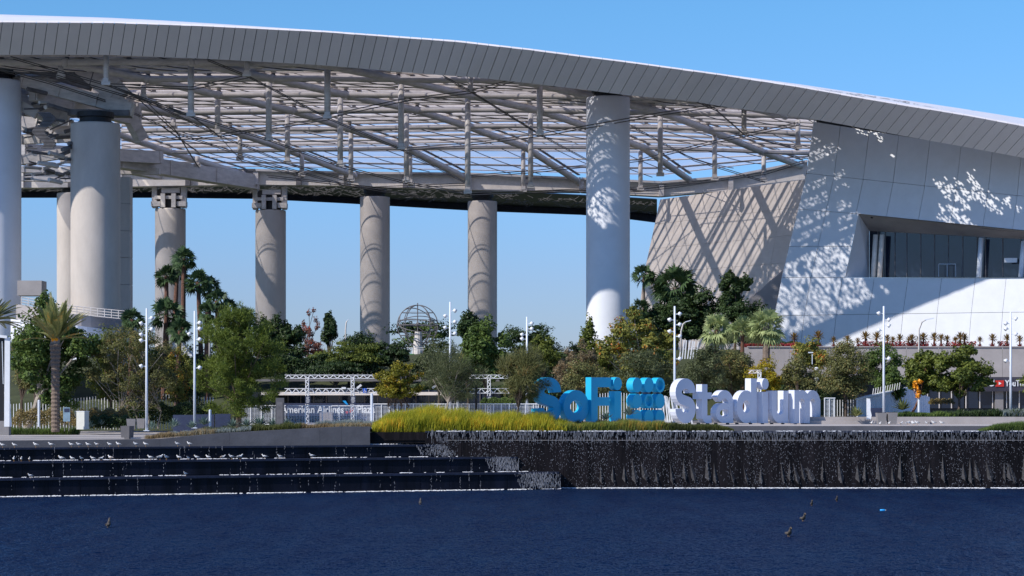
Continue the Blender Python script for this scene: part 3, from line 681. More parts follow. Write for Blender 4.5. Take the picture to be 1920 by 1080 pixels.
column(133, 225, 233, 289, M['conc'], 'thick beige column, nearest and widest one under the girders at the left', cap=16)
column(107, 164, 363, 362, M['conc'], 'far column half hidden behind the thick beige column at the left', cap=12)
column(291, 348, 392, 362, M['conc'], 'far column with a steel bearing frame, behind the tall palms', bracket=True, cap=20)
column(479, 536, 395, 362, M['conc'], 'far column with a steel bearing frame, behind the feathery light green tree', bracket=True, cap=20)
column(675, 731, 370, 362, M['conc'], 'far column without frame, left of the wire globe', cap=10)
column(877, 932, 378, 362, M['conc'], 'far column without frame, right of the wire globe', cap=10)
column(1099, 1181, 184, 297, M['white'], 'tall white column with a dappled top and a sunlit foot, right of the middle', cap=14)
t = empty('service_pier', (X_(215,300), 300, 5), 'flat grey service pier with panel joints, just right of the thick beige column', 'pier')
z = 5
for k in range(9):
    h = (Z_(333, 300)-5)/9; b = MB(); b.box((X_(225,300), 300, z+h/2), (X_(246,300)-X_(204,300), 2.4, h-.05)); b.build('panel', M['conc'], t); z += h
# ================================================================== white panelled stadium wall (right)
def wy(px): return 301-(px-1446)/31.6
def wedge_left(py): return interp(py, [225, 330, 420, 520, 600, 650, 700], [1526, 1512, 1490, 1466, 1451, 1445, 1438])
ww = empty('stadium_wall', (60, 295, 14), 'huge white panelled stadium wall with a deep long window, right edge of the photo', 'building')
def wp(px, py, off=0):
    Y = wy(px)+off; return P(px, py, Y)
# leaning joints: px at the level y
def col_px(i, py):
    b0 = [0, 52, 108, 165, 225, 285, 345, 400, 455, 505, 560, 620, 690][i]
    return wedge_left(py)+b0 + (0 if i == 0 else (wedge_left(330)-wedge_left(py))*(.45*min(1, b0/400.)))
def rowy(j, px):
    return [interp(px, [1446, 1920, 2100], [215, 292, 330]), interp(px, [1446, 1920, 2100], [318, 368, 380]), interp(px, [1446, 1610, 1920, 2100], [388, 401, 432, 450]),
            interp(px, [1446, 2100], [462, 462]), interp(px, [1446, 2100], [520.5, 520.5]), interp(px, [1446, 1920, 2100], [592, 585, 585]), interp(px, [1446, 2100], [655, 655])][j]
for i in range(12):
    for j in range(6):
        xm = col_px(i, 460)
        if j in (2, 3) and xm > 1560: continue        # the window recess
        c = []
        for (a, r_) in ((i, j+1), (i+1, j+1), (i+1, j), (i, j)):
            x = col_px(a, rowy(r_, 1500+a*50)); x = col_px(a, rowy(r_, x)); y = rowy(r_, x)
            if j in (2, 3):
                lim = interp(y, [401, 520], [1610, 1585])
                if a == i+1 and xm > 1500: x = lim
                y = rowy(r_, x)
            c.append((x, y))
        g = .35
        (a0, a1, a2, a3) = [(c[0][0]+g, c[0][1]-g), (c[1][0]-g, c[1][1]-g), (c[2][0]-g, c[2][1]+g), (c[3][0]+g, c[3][1]+g)]
        if a1[0]-a0[0] < 2: continue
        b = MB(); k = Vector((0, .5, 0)); pr = random.uniform(-.008, .008)
        b.hexa([wp(*a0, pr), wp(*a1, pr), wp(*a1, pr)+k, wp(*a0, pr)+k], [wp(*a3, pr), wp(*a2, pr), wp(*a2, pr)+k, wp(*a3, pr)+k]); b.build('wall_panel', M['wallw'], ww)
b = MB()
for (q) in ([(1527,215),(2100,330),(2100,400),(1520,330)],):
    pass
# body behind the panels (above, below and left of the window)
for q in ([(1452,655),(2100,655),(2100,521),(1473,521)], [(1473,521),(1585,521),(1609,401),(1501,401)], [(1501,401),(1609,401),(2100,450),(2100,331),(1538,217)]):
    k = Vector((0, 3.2, 0)); v = [wp(x, y, .45) for x, y in q]; b.add(v+[p+k for p in v], [tuple(range(len(q))), tuple(reversed(range(len(q), 2*len(q))))]+[(i, (i+1) % len(q), (i+1) % len(q)+len(q), i+len(q)) for i in range(len(q))])
b.build('wall_body', M['joint'], ww)
# end return of the wall at its leaning left edge
b = MB(); ys_ = [225, 330, 420, 520, 600, 660]
for y0, y1 in zip(ys_, ys_[1:]):
    A, B = P(wedge_left(y0)-.2, y0, 301), P(wedge_left(y1)-.2, y1, 301); k = Vector((4.6, 22, 0)); b.add([A, B, B+k, A+k], [(0,1,2,3)])
b.build('end_wall', M['wallw'], ww)
# recess: left reveal, soffit, sill
b = MB(); d = 5.0
def rp_(x, y, o): return wp(x, y, o)
b.add([wp(1609.6,401,.0), wp(1585,520.5,.0), P(1630,520.5,wy(1600)+d), P(1630,433,wy(1600)+d)], [(0,1,2,3)]); b.build('reveal', M['wallw'], ww)
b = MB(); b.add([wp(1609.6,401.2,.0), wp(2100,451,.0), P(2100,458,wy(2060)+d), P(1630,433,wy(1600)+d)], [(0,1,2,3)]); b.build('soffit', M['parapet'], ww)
b = MB(); b.add([wp(1585,520.3,.0), wp(2100,520.3,.0), P(2100,521.5,wy(2060)+d), P(1630,520.5,wy(1600)+d)], [(0,1,2,3)]); b.build('sill', M['wallw'], ww)
wn = [1630, 1646, 1660, 1678, 1700, 1726, 1752, 1778, 1805, 1832, 1848, 1880, 1914, 1950, 2000]
for i, (x0, x1) in enumerate(zip(wn, wn[1:])):
    def Yg(x): return wy(1600)+d+.02-(x-1630)/31.6
    t0, t1 = interp(x0, [1630, 2100], [433, 455]), interp(x1, [1630, 2100], [433, 455])
    b = MB(); b.hexa([P(x0+.3,520.2,Yg(x0)), P(x1-.3,520.2,Yg(x1)), P(x1-.3,520.2,Yg(x1)+.06), P(x0+.3,520.2,Yg(x0)+.06)], [P(x0+.3,t0,Yg(x0)), P(x1-.3,t1,Yg(x1)), P(x1-.3,t1,Yg(x1)+.06), P(x0+.3,t0,Yg(x0)+.06)])
    b.build('window_pane', M['glass'], ww)
    b = MB(); b.beam(P(x1, 520, Yg(x1)-.03), P(x1, t1, Yg(x1)-.03), .10, .12); b.build('mullion', M['steel_dk'], ww)
for x, y0, y1, m_ in ((1640,440,520,'steel_lt'), (1652,440,520,'steel_lt'), (1838,446,520,'pole'), (1917,452,520,'pole')):
    b = MB(); b.tube([P(x-3, y1, wy(x)+4.3), P(x+2, y0, wy(x)+4.3)], .34, 10); b.build('inner_column', M[m_], ww, smooth=True)
b = MB(); b.box(P(1895, 488, wy(1895)+4.2), (1.7, .1, .6)); b.build('hanging_sign', M['paint'], ww)
b = MB(); b.box(P(1776, 495, wy(1776)+4.3), (2.3, .05, .06)); [b.box(P(x, 507, wy(x)+4.3), (.05, .05, 1.7)) for x in (1760, 1776, 1792)]; b.build('glass_rail', M['pole'], ww)
b = MB(); b.ball(wp(1635, 407, 1.0), .2, 8); b.build('camera_dome', M['black'], ww)
# ================================================================== beige wall behind it
bwl = empty('inner_wall', (30, 336, 12), 'beige panelled wall leaning behind the white one, striped with shadows of the canopy', 'building')
TL, TR, BR, BL = (1238, 378), (1512, 343), (1500, 500), (1186, 600)
def bq(s, t):      # s across, t down
    lx = interp(t, [0, .45, 1], [1238, 1206, 1184]); rx = interp(t, [0, 1], [1512, 1448]); ty = lerp(374, 336, s); x = lerp(lx, rx, s)
    by = 700; return x, lerp(ty, by, t)
nc, nr = 7, 7
for i in range(nc):
    for j in range(nr):
        g = .0005; c = [bq(i/nc+g, (j+1)/nr-g), bq((i+1)/nc-g, (j+1)/nr-g), bq((i+1)/nc-g, j/nr+g), bq(i/nc+g, j/nr+g)]
        Yb = lambda q: 353-(q[0]-1184)/328*34
        k = Vector((0, .6, 0)); v = [P(*q, Yb(q)) for q in c]; b = MB(); b.hexa([v[0], v[1], v[1]+k, v[0]+k], [v[3], v[2], v[2]+k, v[3]+k]); b.build('wall_panel', M['wallb'], bwl)
b = MB(); Yc = lambda x: 354.2-(x-1184)/328*34; v = [P(x, y, Yc(x)) for x, y in ((1239,375),(1511,337.5),(1448,699),(1185,699))]; b.add([v[0],P(1207.5,522,Yc(1207)),v[3],v[2],v[1]], [(0,1,2,3,4)]); b.build('backing', M['parapet'], bwl)
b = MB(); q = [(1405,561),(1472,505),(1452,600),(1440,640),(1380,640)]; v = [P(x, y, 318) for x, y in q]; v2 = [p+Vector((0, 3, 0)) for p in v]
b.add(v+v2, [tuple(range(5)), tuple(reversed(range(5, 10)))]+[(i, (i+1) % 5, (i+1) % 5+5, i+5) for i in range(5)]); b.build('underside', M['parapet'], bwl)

# ================================================================== terrace parapet, shops and ramp (right)
tp = empty('terrace_building', (55, 262, 5.5), 'grey terrace block with dark shop front under the white stadium wall', 'building')
xp = [1395, 1480, 1560, 1640, 1700, 1760, 1820, 1880, 1940, 2000, 2060]
for a, c in zip(xp, xp[1:]):
    b = MB(); b.hexa([P(a, 707, 262), P(c-.4, 707, 262), P(c-.4, 707, 264), P(a, 707, 264)], [P(a, 651, 262), P(c-.4, 651, 262), P(c-.4, 651, 264), P(a, 651, 264)]); b.build('parapet_panel', M['parapet'], tp)
b = MB(); b.box((X_(1730, 262), 263, Z_(650.2, 262)), (42, 2.3, .12)); b.build('coping', M['parapet'], tp)
b = MB(); b.box((X_(1800, 263), 264.5, 9), (26, 2, 6.5)); b.build('shop_wall', M['store'], tp)
for i, x in enumerate((1690,1715,1740,1762,1785,1812,1838,1862,1888,1912)):
    b = MB(); b.box(P(x+11, 742, 263.3), (1.45, .08, 3.0)); b.build('shop_window', M['glass'], tp)
    b = MB(); b.box(P(x-1, 742, 263.1), (.1, .12, 3.0)); b.build('mullion', M['steel'], tp)
b = MB(); b.box(P(1873, 741, 262.9), (1.0, .3, 3.9)); b.build('pilaster', M['pot'], tp)
b = MB(); b.box((X_(1890, 262.2), 262.3, Z_(719, 262.2)), (9.0, .5, 1.9)); b.build('fascia_board', mat('sign_board_dark_red', (0.05, 0.045, 0.06), .4, .5, .5), tp)
zz = Z_(724, 261.9)
text_mesh('lettering', 'YouTube', M['paint'], tp, (X_(1885, 261.9), 261.98, zz), 1.05, width=2.9, bold=.015)
text_mesh('lettering', 'U', M['paint'], tp, (X_(1853, 261.9), 261.98, zz), 1.1, bold=.02)
b = MB(); o = P(1866, 725, 261.95); b.box(o+Vector((.55, .02, .38)), (1.0, .06, .75)); b.build('play_badge', M['red'], tp)
b = MB(); b.prism([(0,0),(.32,.19),(0,.38)], o+Vector((.42, -.05, .2)), (1,0,0), (0,0,1), (0,.03,0)); b.build('play_triangle', M['paint'], tp)
# ribbed ramp wall
rw = empty('ramp_wall', (X_(1670,232), 232, 5.5), 'white ribbed ramp wall rising to the right behind the two grey pots', 'ramp')
x = 1608.0
while x < 1741:
    top = interp(x, [1608, 1690, 1741], [749, 731, 722]) if x < 1700 else interp(x, [1700, 1741], [729, 745])
    Yr = 226+(x-1608)*.14; Y2 = Yr+.5; b = MB(); A_, B_ = P(x, top, Yr), P(x+3.5, top-.6, Y2); k = Vector((-.12, .05, 0)); A0, B0 = Vector((A_.x, A_.y, 5.5)), Vector((B_.x, B_.y, 5.5)); b.hexa([A0, B0, B0+k, A0+k], [A_, B_, B_+k, A_+k]); b.build('rib', M['wallw'], rw); x += 4
b = MB(); b.beam(P(1606, 748, 226), P(1700, 727, 239), .4, .16); b.build('coping', M['paint'], rw)
for x in np.arange(1636, 1690, 4.5): b = MB(); b.beam(P(x, interp(x, [1606, 1700], [748, 727]), 232.1), P(x+2, interp(x, [1606, 1700], [748, 727])-13, 232.1), .09, .06); b.build('picket', M['paint'], rw)

# ================================================================== curved white decks at the far left
cd = empty('curved_terrace', (X_(150, 258), 262, 6), 'white curved terrace decks with railings at the foot of the thick columns', 'terrace')
def deck(pts, th, name, m, Yc, curve=6):
    b = MB(); n_ = 12; vs = []
    for i in range(n_+1):
        t = i/n_; px = lerp(pts[0][0], pts[-1][0], t); py = interp(px, *zip(*[(a, c) for a, c, _ in pts])); pb = interp(px, *zip(*[(a, e) for a, _, e in pts])); Y = Yc-curve*math.sin(math.pi*t)
        vs += [P(px, py, Y), P(px, pb, Y), P(px, pb, Y)+Vector((0, th, 0)), P(px, py, Y)+Vector((0, th, 0))]
    fs = []
    for i in range(n_):
        a = 4*i
        for k in range(4): fs.append((a+k, a+(k+1) % 4, a+4+(k+1) % 4, a+4+k))
    fs += [(0,1,2,3), (4*n_+3, 4*n_+2, 4*n_+1, 4*n_)]; b.add(vs, fs); b.build(name, m, cd)
deck([(30,570,600),(130,588,612),(240,600,618)], 5, 'upper_deck', M['parapet'], 258)
deck([(20,598,640),(110,606,640),(235,622,650)], 5, 'middle_deck', M['wallw'], 256)
deck([(60,648,690),(170,640,668),(250,655,690)], 5, 'lower_deck', M['wallw'], 253)
deck([(150,600,622),(200,604,626),(252,612,640)], 3, 'side_deck', M['wallw'], 262)
b = MB(); b.box(P(60, 541, 280), (3.1, 3, 1.9)); b.build('roof_box', M['parapet'], cd)
for k in range(16):
    px = 40+k*13; py = interp(px, [30, 130, 250], [570, 588, 600]); b = MB(); b.beam(P(px, py, 253), P(px, py-15, 253), .08, .08); b.build('rail_post', M['steel'], cd)
for d_ in (0, 5, 10, 15):
    b = MB(); b.tube([P(px, interp(px, [30, 130, 250], [570, 588, 600])-d_, 253) for px in range(40, 250, 14)], .05, 4); b.build('rail', M['steel'], cd)
b = MB(); v = [P(322, 638, 252), P(334, 634, 252), P(362, 668, 252), P(322, 668, 252)]; b.add(v+[p+Vector((0,2,0)) for p in v], [(0,1,2,3),(7,6,5,4),(0,3,7,4),(1,0,4,5),(2,1,5,6),(3,2,6,7)]); b.build('ramp_side', M['wallw'], cd)

# ================================================================== entrance plaza building, truss gates, fences
eb = empty('entrance_building', (X_(620, 246), 246, 5.3), 'dark low entrance building behind the white truss gates', 'building')
b = MB(); b.box((X_(690, 247.5), 247.5, 7.1), (30, 2.6, 3.4)); b.build('wall', M['store'], eb)
for i, x in enumerate(range(540, 920, 24)):
    b = MB(); b.box(P(x+12, 748, 246.1), (1.38, .06, 2.0)); b.build('window_pane', M['glass'], eb)
    b = MB(); b.box(P(x, 748, 246.0), (.08, .1, 2.1)); b.build('mullion', M['steel_dk'], eb)
b = MB(); b.box((X_(660, 244), 244.5, Z_(738, 244)), (20, 3.5, .35)); b.build('canopy_roof', M['steel_lt'], eb)
b = MB(); b.box((X_(690, 249), 249.5, Z_(713, 249)), (30, 1.0, .25)); b.build('upper_slab', M['plaza_dk'], eb)
for x in range(536, 900, 9): b = MB(); b.box(P(x, 706, 249.3), (.06, .06, .75)); b.build('balustrade_post', M['steel_dk'], eb)
def truss(a, c, wd, name, parent, m, n_):
    b = MB(); a, c = Vector(a), Vector(c); d = (c-a); dn = d.normalized(); up = Vector((0,0,1)) if abs(dn.z) < .5 else Vector((1,0,0)); up = (up-dn*up.dot(dn)).normalized(); dp = Vector((0, 1, 0))
    for su in (-1, 1):
        for sd in (-1, 1): b.tube([a+up*wd/2*su+dp*wd/2*sd, c+up*wd/2*su+dp*wd/2*sd], .035, 4)
    for i in range(n_):
        p, q = a+d*(i/n_), a+d*((i+1)/n_)
        for sd in (-1, 1): b.tube([p+up*wd/2*(1 if i % 2 else -1)+dp*wd/2*sd, q+up*wd/2*(-1 if i % 2 else 1)+dp*wd/2*sd], .04, 4)
    return b.build(name, m, parent)
def gate(px0, px1, posts, py_base, lab):
    t = empty('truss_gate', (X_((px0+px1)/2, 236), 236, 5.35), lab, 'gate', 'white truss gates of the entrance'); Y = 236
    truss(P(px0, 706.5, Y), P(px1, 706.5, Y), .36, 'top_beam', t, M['paint'], int((px1-px0)/7)); truss(P(px0, 733, Y), P(px1, 733, Y), .5, 'middle_beam', t, M['paint'], int((px1-px0)/7))
    for x in posts:
        p = P(x, 706, Y); truss(Vector((p.x, Y-.5, 5.35)), Vector((p.x, Y-.5, p.z)), .32, 'post', t, M['paint'], 18)
        s = P(x, 750, Y-.9); b = MB(); b.box(s, (.55, .05, .85)); sg = b.build('notice_board', M['navyb'], t)
        b = MB(); [b.box(s+Vector((random.uniform(-.03,.03), -.04, .28-.13*k)), (random.uniform(.25, .42), .02, .05)) for k in range(5)]; b.build('notice_lines', M['paint'], sg)
    return t
g1 = gate(534, 745, [577, 662], 793, 'long white truss gate with two posts, left of the tall yellow grass')
g2 = gate(880, 955, [917], 780, 'short white truss gate with one post, behind the wispy tree left of the blue letters')
b = MB(); b.box(P(684, 732.5, 235.5), (.42, .05, .5)); ac = b.build('access_sign', M['blue'], g1)
b = MB(); c = P(684, 732.5, 235.44); b.ball(c+Vector((-.02, 0, .17)), (.04, .02, .04), 6); b.beam(c+Vector((-.02,0,.12)), c+Vector((0,0,-.03)), .04, .04); b.beam(c+Vector((0,0,-.03)), c+Vector((.1,0,-.04)), .03, .04); b.beam(c+Vector((.1,0,-.04)), c+Vector((.15,0,-.16)), .03, .04)
b.ribbon([(.1*math.cos(a), .1*math.sin(a)) for a in np.linspace(2.2, 6.0, 10)], .03, c+Vector((0,0,-.07)), (1,0,0), (0,0,1), (0,.02,0)); b.build('wheelchair_symbol', M['paint'], ac)
for x, r_ in ((645,0), (676,1), (817,1)):
    b = MB(); q = P(x-(0 if r_ == 0 else 2), 726, 235.6); b.beam(q+Vector((-.25,0,-.1)), q+Vector((.2, 0, .25 if r_ else -.1)), .4, .22); b.build('floodlight', M['paint'], g1)
# banner wall with lettering
bn = empty('banner_wall', (X_(620, 240), 240, 5.35), 'low dark banner with white lettering behind the fence and the truss gate', 'banner')
b = MB(); b.box((X_(615, 240), 240, Z_(768, 240)), (10.4, .12, 1.4)); b.build('board', M['navyb'], bn)
text_mesh('lettering', 'American Airlines', M['paint'], bn, (X_(527, 239.8), 239.9, Z_(774, 239.8)), 1.1, width=X_(645,240)-X_(527,240), bold=.02)
text_mesh('lettering', 'Plaza', M['paint'], bn, (X_(669, 239.8), 239.9, Z_(774, 239.8)), 1.2, width=X_(702,240)-X_(669,240), bold=.025)
b = MB(); b.prism([(0,0),(.28,0),(.45,.5),(.15,.52)], P(655, 774, 239.85), (1,0,0), (0,0,1), (0,.04,0)); b.prism([(-.3,.35),(-.1,.5),(.1,.35),(-.1,.2)], P(652, 779, 239.85), (1,0,0), (0,0,1), (0,.04,0)); b.build('eagle_emblem', M['red'], bn)
b = MB(); b.prism([(0,.45),(.35,.45),(.65,0),(.4,.05)], P(642, 759, 239.7), (1,0,0), (0,0,1), (0,.04,0)); tag(b.build('flag', M['bluelt']), 'small blue flag above the lettering of the plaza banner', 'flag')
for (x0, x1, y0, y1, mm, lb) in ((600,624,774,787,'parapet','pale concrete block behind the fence, below the banner lettering'),(672,692,775,793,'navyb','dark slanted bin behind the fence, beside the right gate post')):
    b = MB(); b.box((X_((x0+x1)/2, 234.5), 234.5, (5.35+Z_(y0, 234.5))/2), (X_(x1,234.5)-X_(x0,234.5), 1.2, Z_(y0,234.5)-5.3)); tag(b.build('concrete_block' if mm == 'parapet' else 'bin', M[mm]), lb, 'block' if mm == 'parapet' else 'bin')
# mesh fence in front
def fence(pxa, pxb, Y, ztop, zb, label, step=32, mesh=True, name='mesh_fence'):
    t = empty(name, (X_((pxa+pxb)/2, Y), Y, zb), label, 'fence'); x = pxa
    while x <= pxb: b = MB(); b.box((X_(x, Y), Y, (ztop+zb)/2), (.09, .09, ztop-zb)); b.build('post', M['paint'], t); x += step
    for z in (ztop-.02, zb+.12): b = MB(); b.box((X_((pxa+pxb)/2, Y), Y-.06, z), (X_(pxb, Y)-X_(pxa, Y), .05, .09)); b.build('rail', M['paint'], t)
    if mesh:
        b = MB(); x0, x1 = X_(pxa, Y), X_(pxb, Y); z = zb+.2
        while z < ztop-.1: b.add([(x0, Y+.03, z), (x1, Y+.03, z), (x1, Y+.03, z+.035), (x0, Y+.03, z+.035)], [(0,1,2,3)]); z += .13
        x = x0
        while x < x1: b.add([(x, Y+.05, zb+.1), (x+.02, Y+.05, zb+.1), (x+.02, Y+.05, ztop), (x, Y+.05, ztop)], [(0,1,2,3)]); x += .3
        q = b.build('wire_mesh', M['pole'], t); q['kind'] = 'stuff'
    return t
fence(540, 700, 226, Z_(760.5, 226), 5.2, 'white mesh fence in front of the banner, left of the tall yellow grass')
fence(700, 1010, 228, Z_(757, 228), 5.4, 'long low white fence behind the tall yellow grass', step=15)
fence(1546, 1566, 224, Z_(746, 224), 5.5, 'short white mesh fence beside the last white letter', step=9)
fence(450, 536, 230, Z_(760, 230), 5.3, 'white mesh fence behind the agaves under the feathery tree', step=20)
def pickets(pxa, pxb, Y, tops, zb, label, step=5.5, leanx=0.0, wd=.13):
    t = empty('picket_fence', (X_((pxa+pxb)/2, Y), Y, zb), label, 'fence'); x = pxa; me = None
    while x < pxb:
        zt = Z_(interp(x, *zip(*tops)), Y); L = leanx*random.uniform(.6, 1.3); b = MB(); b.beam((X_(x, Y), Y, zb), (X_(x, Y)+L, Y, zt), .06, wd); b.build('picket', M['paint'], t); x += step
    return t
pickets(20, 400, 240, [(20, 758), (130, 748), (190, 742), (300, 738), (400, 745)], 4.7, 'long white picket fence behind the trees at the left')
pickets(1005, 1260, 225, [(1005, 752), (1150, 735), (1260, 745)], 5.4, 'white picket fence seen through and between the blue letters', step=5)
pickets(1565, 1602, 230, [(1565, 750), (1602, 749)], 5.5, 'short white picket fence between the last white letter and the ramp', step=5)
pickets(1235, 1300, 222, [(1235, 738), (1300, 752)], 5.5, 'leaning white pickets between the blue discs and the white letter S', step=4.5, leanx=-.5)
pickets(1274, 1308, 252, [(1270, 636), (1312, 642)], 12.6, 'pale leaning fence on the bank under the dark trees, behind the tall yellow sycamore', step=5, leanx=.3)

# ================================================================== the big letters and the disc logo
TH = R(48); U = Vector((math.cos(TH), math.sin(TH), 0)); V = Vector((0, 0, 1)); ND = Vector((-math.sin(TH), math.cos(TH), 0)); PM = F/212
ZB = 5.74
def row_y(px):      # two rows of letters, each running back along its own facing line
    return 206.8+(px-1287)/PM*math.tan(TH)*.88+1.0 if px > 1260 else 206.8+(px-1030)/PM*math.tan(TH)*.88+.8
def letter(ch, pl, pr, hpx, m, lab, grp, zb=None, depth=.72, stroke=.98):
    pr += 1.2; pl -= .3; Yc = row_y((pl+pr)/2); PM = F/Yc; zb = CZ-63.5/PM; w_ = (pr-pl)/PM/math.cos(TH); h = hpx/PM; Y0 = Yc-w_*math.sin(TH)/2; x0 = (pl-960)/F*Y0
    s = stroke; o = Vector((x0, Y0, zb)); b = MB(); cnt = [0]
    def nx():
        cnt[0] += 1; k = cnt[0]*.006; return o+ND*k, ND*(depth-2*k)
    def rect(x, y, X2, Y2): oo, nn = nx(); b.prism([(x, y), (X2, y), (X2, Y2), (x, Y2)], oo, U, V, nn)
    def arc(cx, cy_, rx, ry, a0, a1, wd, n_=20, closed=False):
        oo, nn = nx(); aa = np.linspace(R(a0), R(a1), n_+(1 if closed else 0))[:n_]; b.ribbon([(cx+rx*math.cos(a), cy_+ry*math.sin(a)) for a in aa], wd, oo, U, V, nn, closed)
    def disc(cx, cy_, r): oo, nn = nx(); b.prism([(cx+r*math.cos(a), cy_+r*math.sin(a)) for a in np.linspace(0, 2*math.pi, 25)[:-1]], oo, U, V, nn)
    if ch == 'S':
        ry = (h-s)/4; rx = (w_-s)/2; c2 = h-s/2-ry; c1 = s/2+ry
        pts = [(w_/2+rx*math.cos(R(a)), c2+ry*math.sin(R(a))) for a in np.linspace(-5, 235, 18)]
        pts2 = [(w_/2+rx*math.cos(R(a)), c1+ry*math.sin(R(a))) for a in np.linspace(55, -185, 18)]
        oo, nn = nx(); b.ribbon(pts+pts2, s, oo, U, V, nn)
    elif ch == 'o': arc(w_/2, h/2, (w_-s)/2, (h-s)/2, 0, 360, s, 28, True)
    elif ch == 'F': rect(0, 0, s, h); rect(s*.5, h-s*.98, w_, h); rect(s*.5, h*.38, w_*.93, h*.38+s*.85)
    elif ch == 'i': rect(w_*.04, 0, w_*.96, h*.70); disc(w_*.5, h-w_*.55, w_*.56)
    elif ch == 't': rect(w_*.22, s*.5, w_*.22+s, h); rect(-w_*.04, h*.62, w_*.93, h*.62+s*.75); arc(w_*.22+s/2+s*.5, s*.95, s*.5, s*.5, 180, 270, s*.9, 8); rect(w_*.22+s*.9, 0, w_*.93, s*.86)
    elif ch == 'a':
        rect(w_-s, 0, w_, h*.66); arc(w_/2, h-s/2-(w_-s)/2*.86, (w_-s)/2, (w_-s)/2*.86, 155, 0, s, 14); arc(w_*.5, h*.31, (w_-s*.8)/2, h*.31-s*.4, 0, 360, s*.78, 22, True)
    elif ch == 'd':
        hb = h*.735; rect(w_-s, 0, w_, h); arc((w_-s*.15)/2, hb/2, (w_-s*1.1)/2, (hb-s)/2, 0, 360, s, 26, True)
    elif ch == 'u': rect(0, w_*.45, s, h); rect(w_-s, 0, w_, h); arc(w_/2, s/2+(w_-s)/2*.9, (w_-s)/2, (w_-s)/2*.9, 180, 360, s, 14)
    elif ch == 'm':
        r1 = (w_-s)/4; rect(0, 0, s, h); rect(w_/2-s/2, 0, w_/2+s/2, h-r1); rect(w_-s, 0, w_, h-r1)
        arc(s/2+r1, h-s/2-r1*.95, r1, r1*.95, 0, 180, s, 12); arc(w_/2+r1, h-s/2-r1*.95, r1, r1*.95, 0, 180, s, 12)
    ob = b.build('sign_letter', m, origin=o); tag(ob, lab, 'letter', grp)
    fb_ = MB()
    for t_ in ((.12, .8) if w_ > 1.2 else (.4,)): q = o+U*w_*t_+ND*depth*.4; fb_.box(q+Vector((0, 0, -.16)), (.24, .24, .42), TH)
    fb_.build('foot', M['joint'], ob)
    return ob
gb, gw = 'blue letters of the big sign', 'white letters of the big sign'
letter('S', 1007, 1052, 86, M['cyan'], 'bright blue capital letter S, its top hidden by the wispy tree', gb, stroke=1.05)
letter('o', 1057, 1105, 62, M['cyan'], 'bright blue small letter o between blue S and blue F', gb)
letter('F', 1109, 1147, 86, M['cyan'], 'bright blue capital letter F', gb)
letter('i', 1152, 1165, 86, M['cyan'], 'bright blue small letter i with a round dot, left of the blue discs', gb)
letter('S', 1267, 1307, 84, M['letterw'], 'white capital letter S beside the blue discs', gw)
letter('t', 1311, 1338, 73, M['letterw'], 'white small letter t with a crossbar', gw, stroke=.85)
letter('a', 1343, 1378, 62, M['letterw'], 'white small letter a between t and d', gw, stroke=.8)
letter('d', 1382, 1423, 84, M['letterw'], 'white small letter d with a tall stem', gw)
letter('i', 1430, 1441, 84, M['letterw'], 'white small letter i with a round dot between d and u', gw)
letter('u', 1448, 1482, 61, M['letterw'], 'white small letter u open at the top', gw, stroke=.85)
letter('m', 1490, 1546, 62, M['letterw'], 'white small letter m, last letter of the sign', gw, stroke=.85)
dl = empty('disc_logo', (X_(1217, row_y(1217)), row_y(1217), ZB), 'logo of nine bright blue drums in three rows, two of them hollow', 'logo')
for r_, cyp in enumerate((722, 752, 782)):
    for c_, cxp in enumerate((1195, 1217, 1238)):
        Yc = row_y(1217)+(cxp-1217)/PM*math.tan(TH); rad = 13.9/F*Yc; o = P(cxp, cyp, Yc); b = MB()
        if (r_, c_) in ((0, 2), (1, 1)):
            b.ribbon([((rad*.84)*math.cos(a), (rad*.84)*math.sin(a)) for a in np.linspace(0, 2*math.pi, 29)[:-1]], rad*.32, o, U, V, ND*.8, True)
            for x_ in (0,): b.ribbon([(rad*.64*math.cos(a), rad*.64*math.sin(a)) for a in np.linspace(0, 2*math.pi, 29)[:-1]], .05, o+ND*.3, U, V, ND*.6, True)
        else: b.prism([(rad*math.cos(a), rad*math.sin(a)) for a in np.linspace(0, 2*math.pi, 33)[:-1]], o, U, V, ND*.8)
        b.build('drum', M['cyan'], dl)
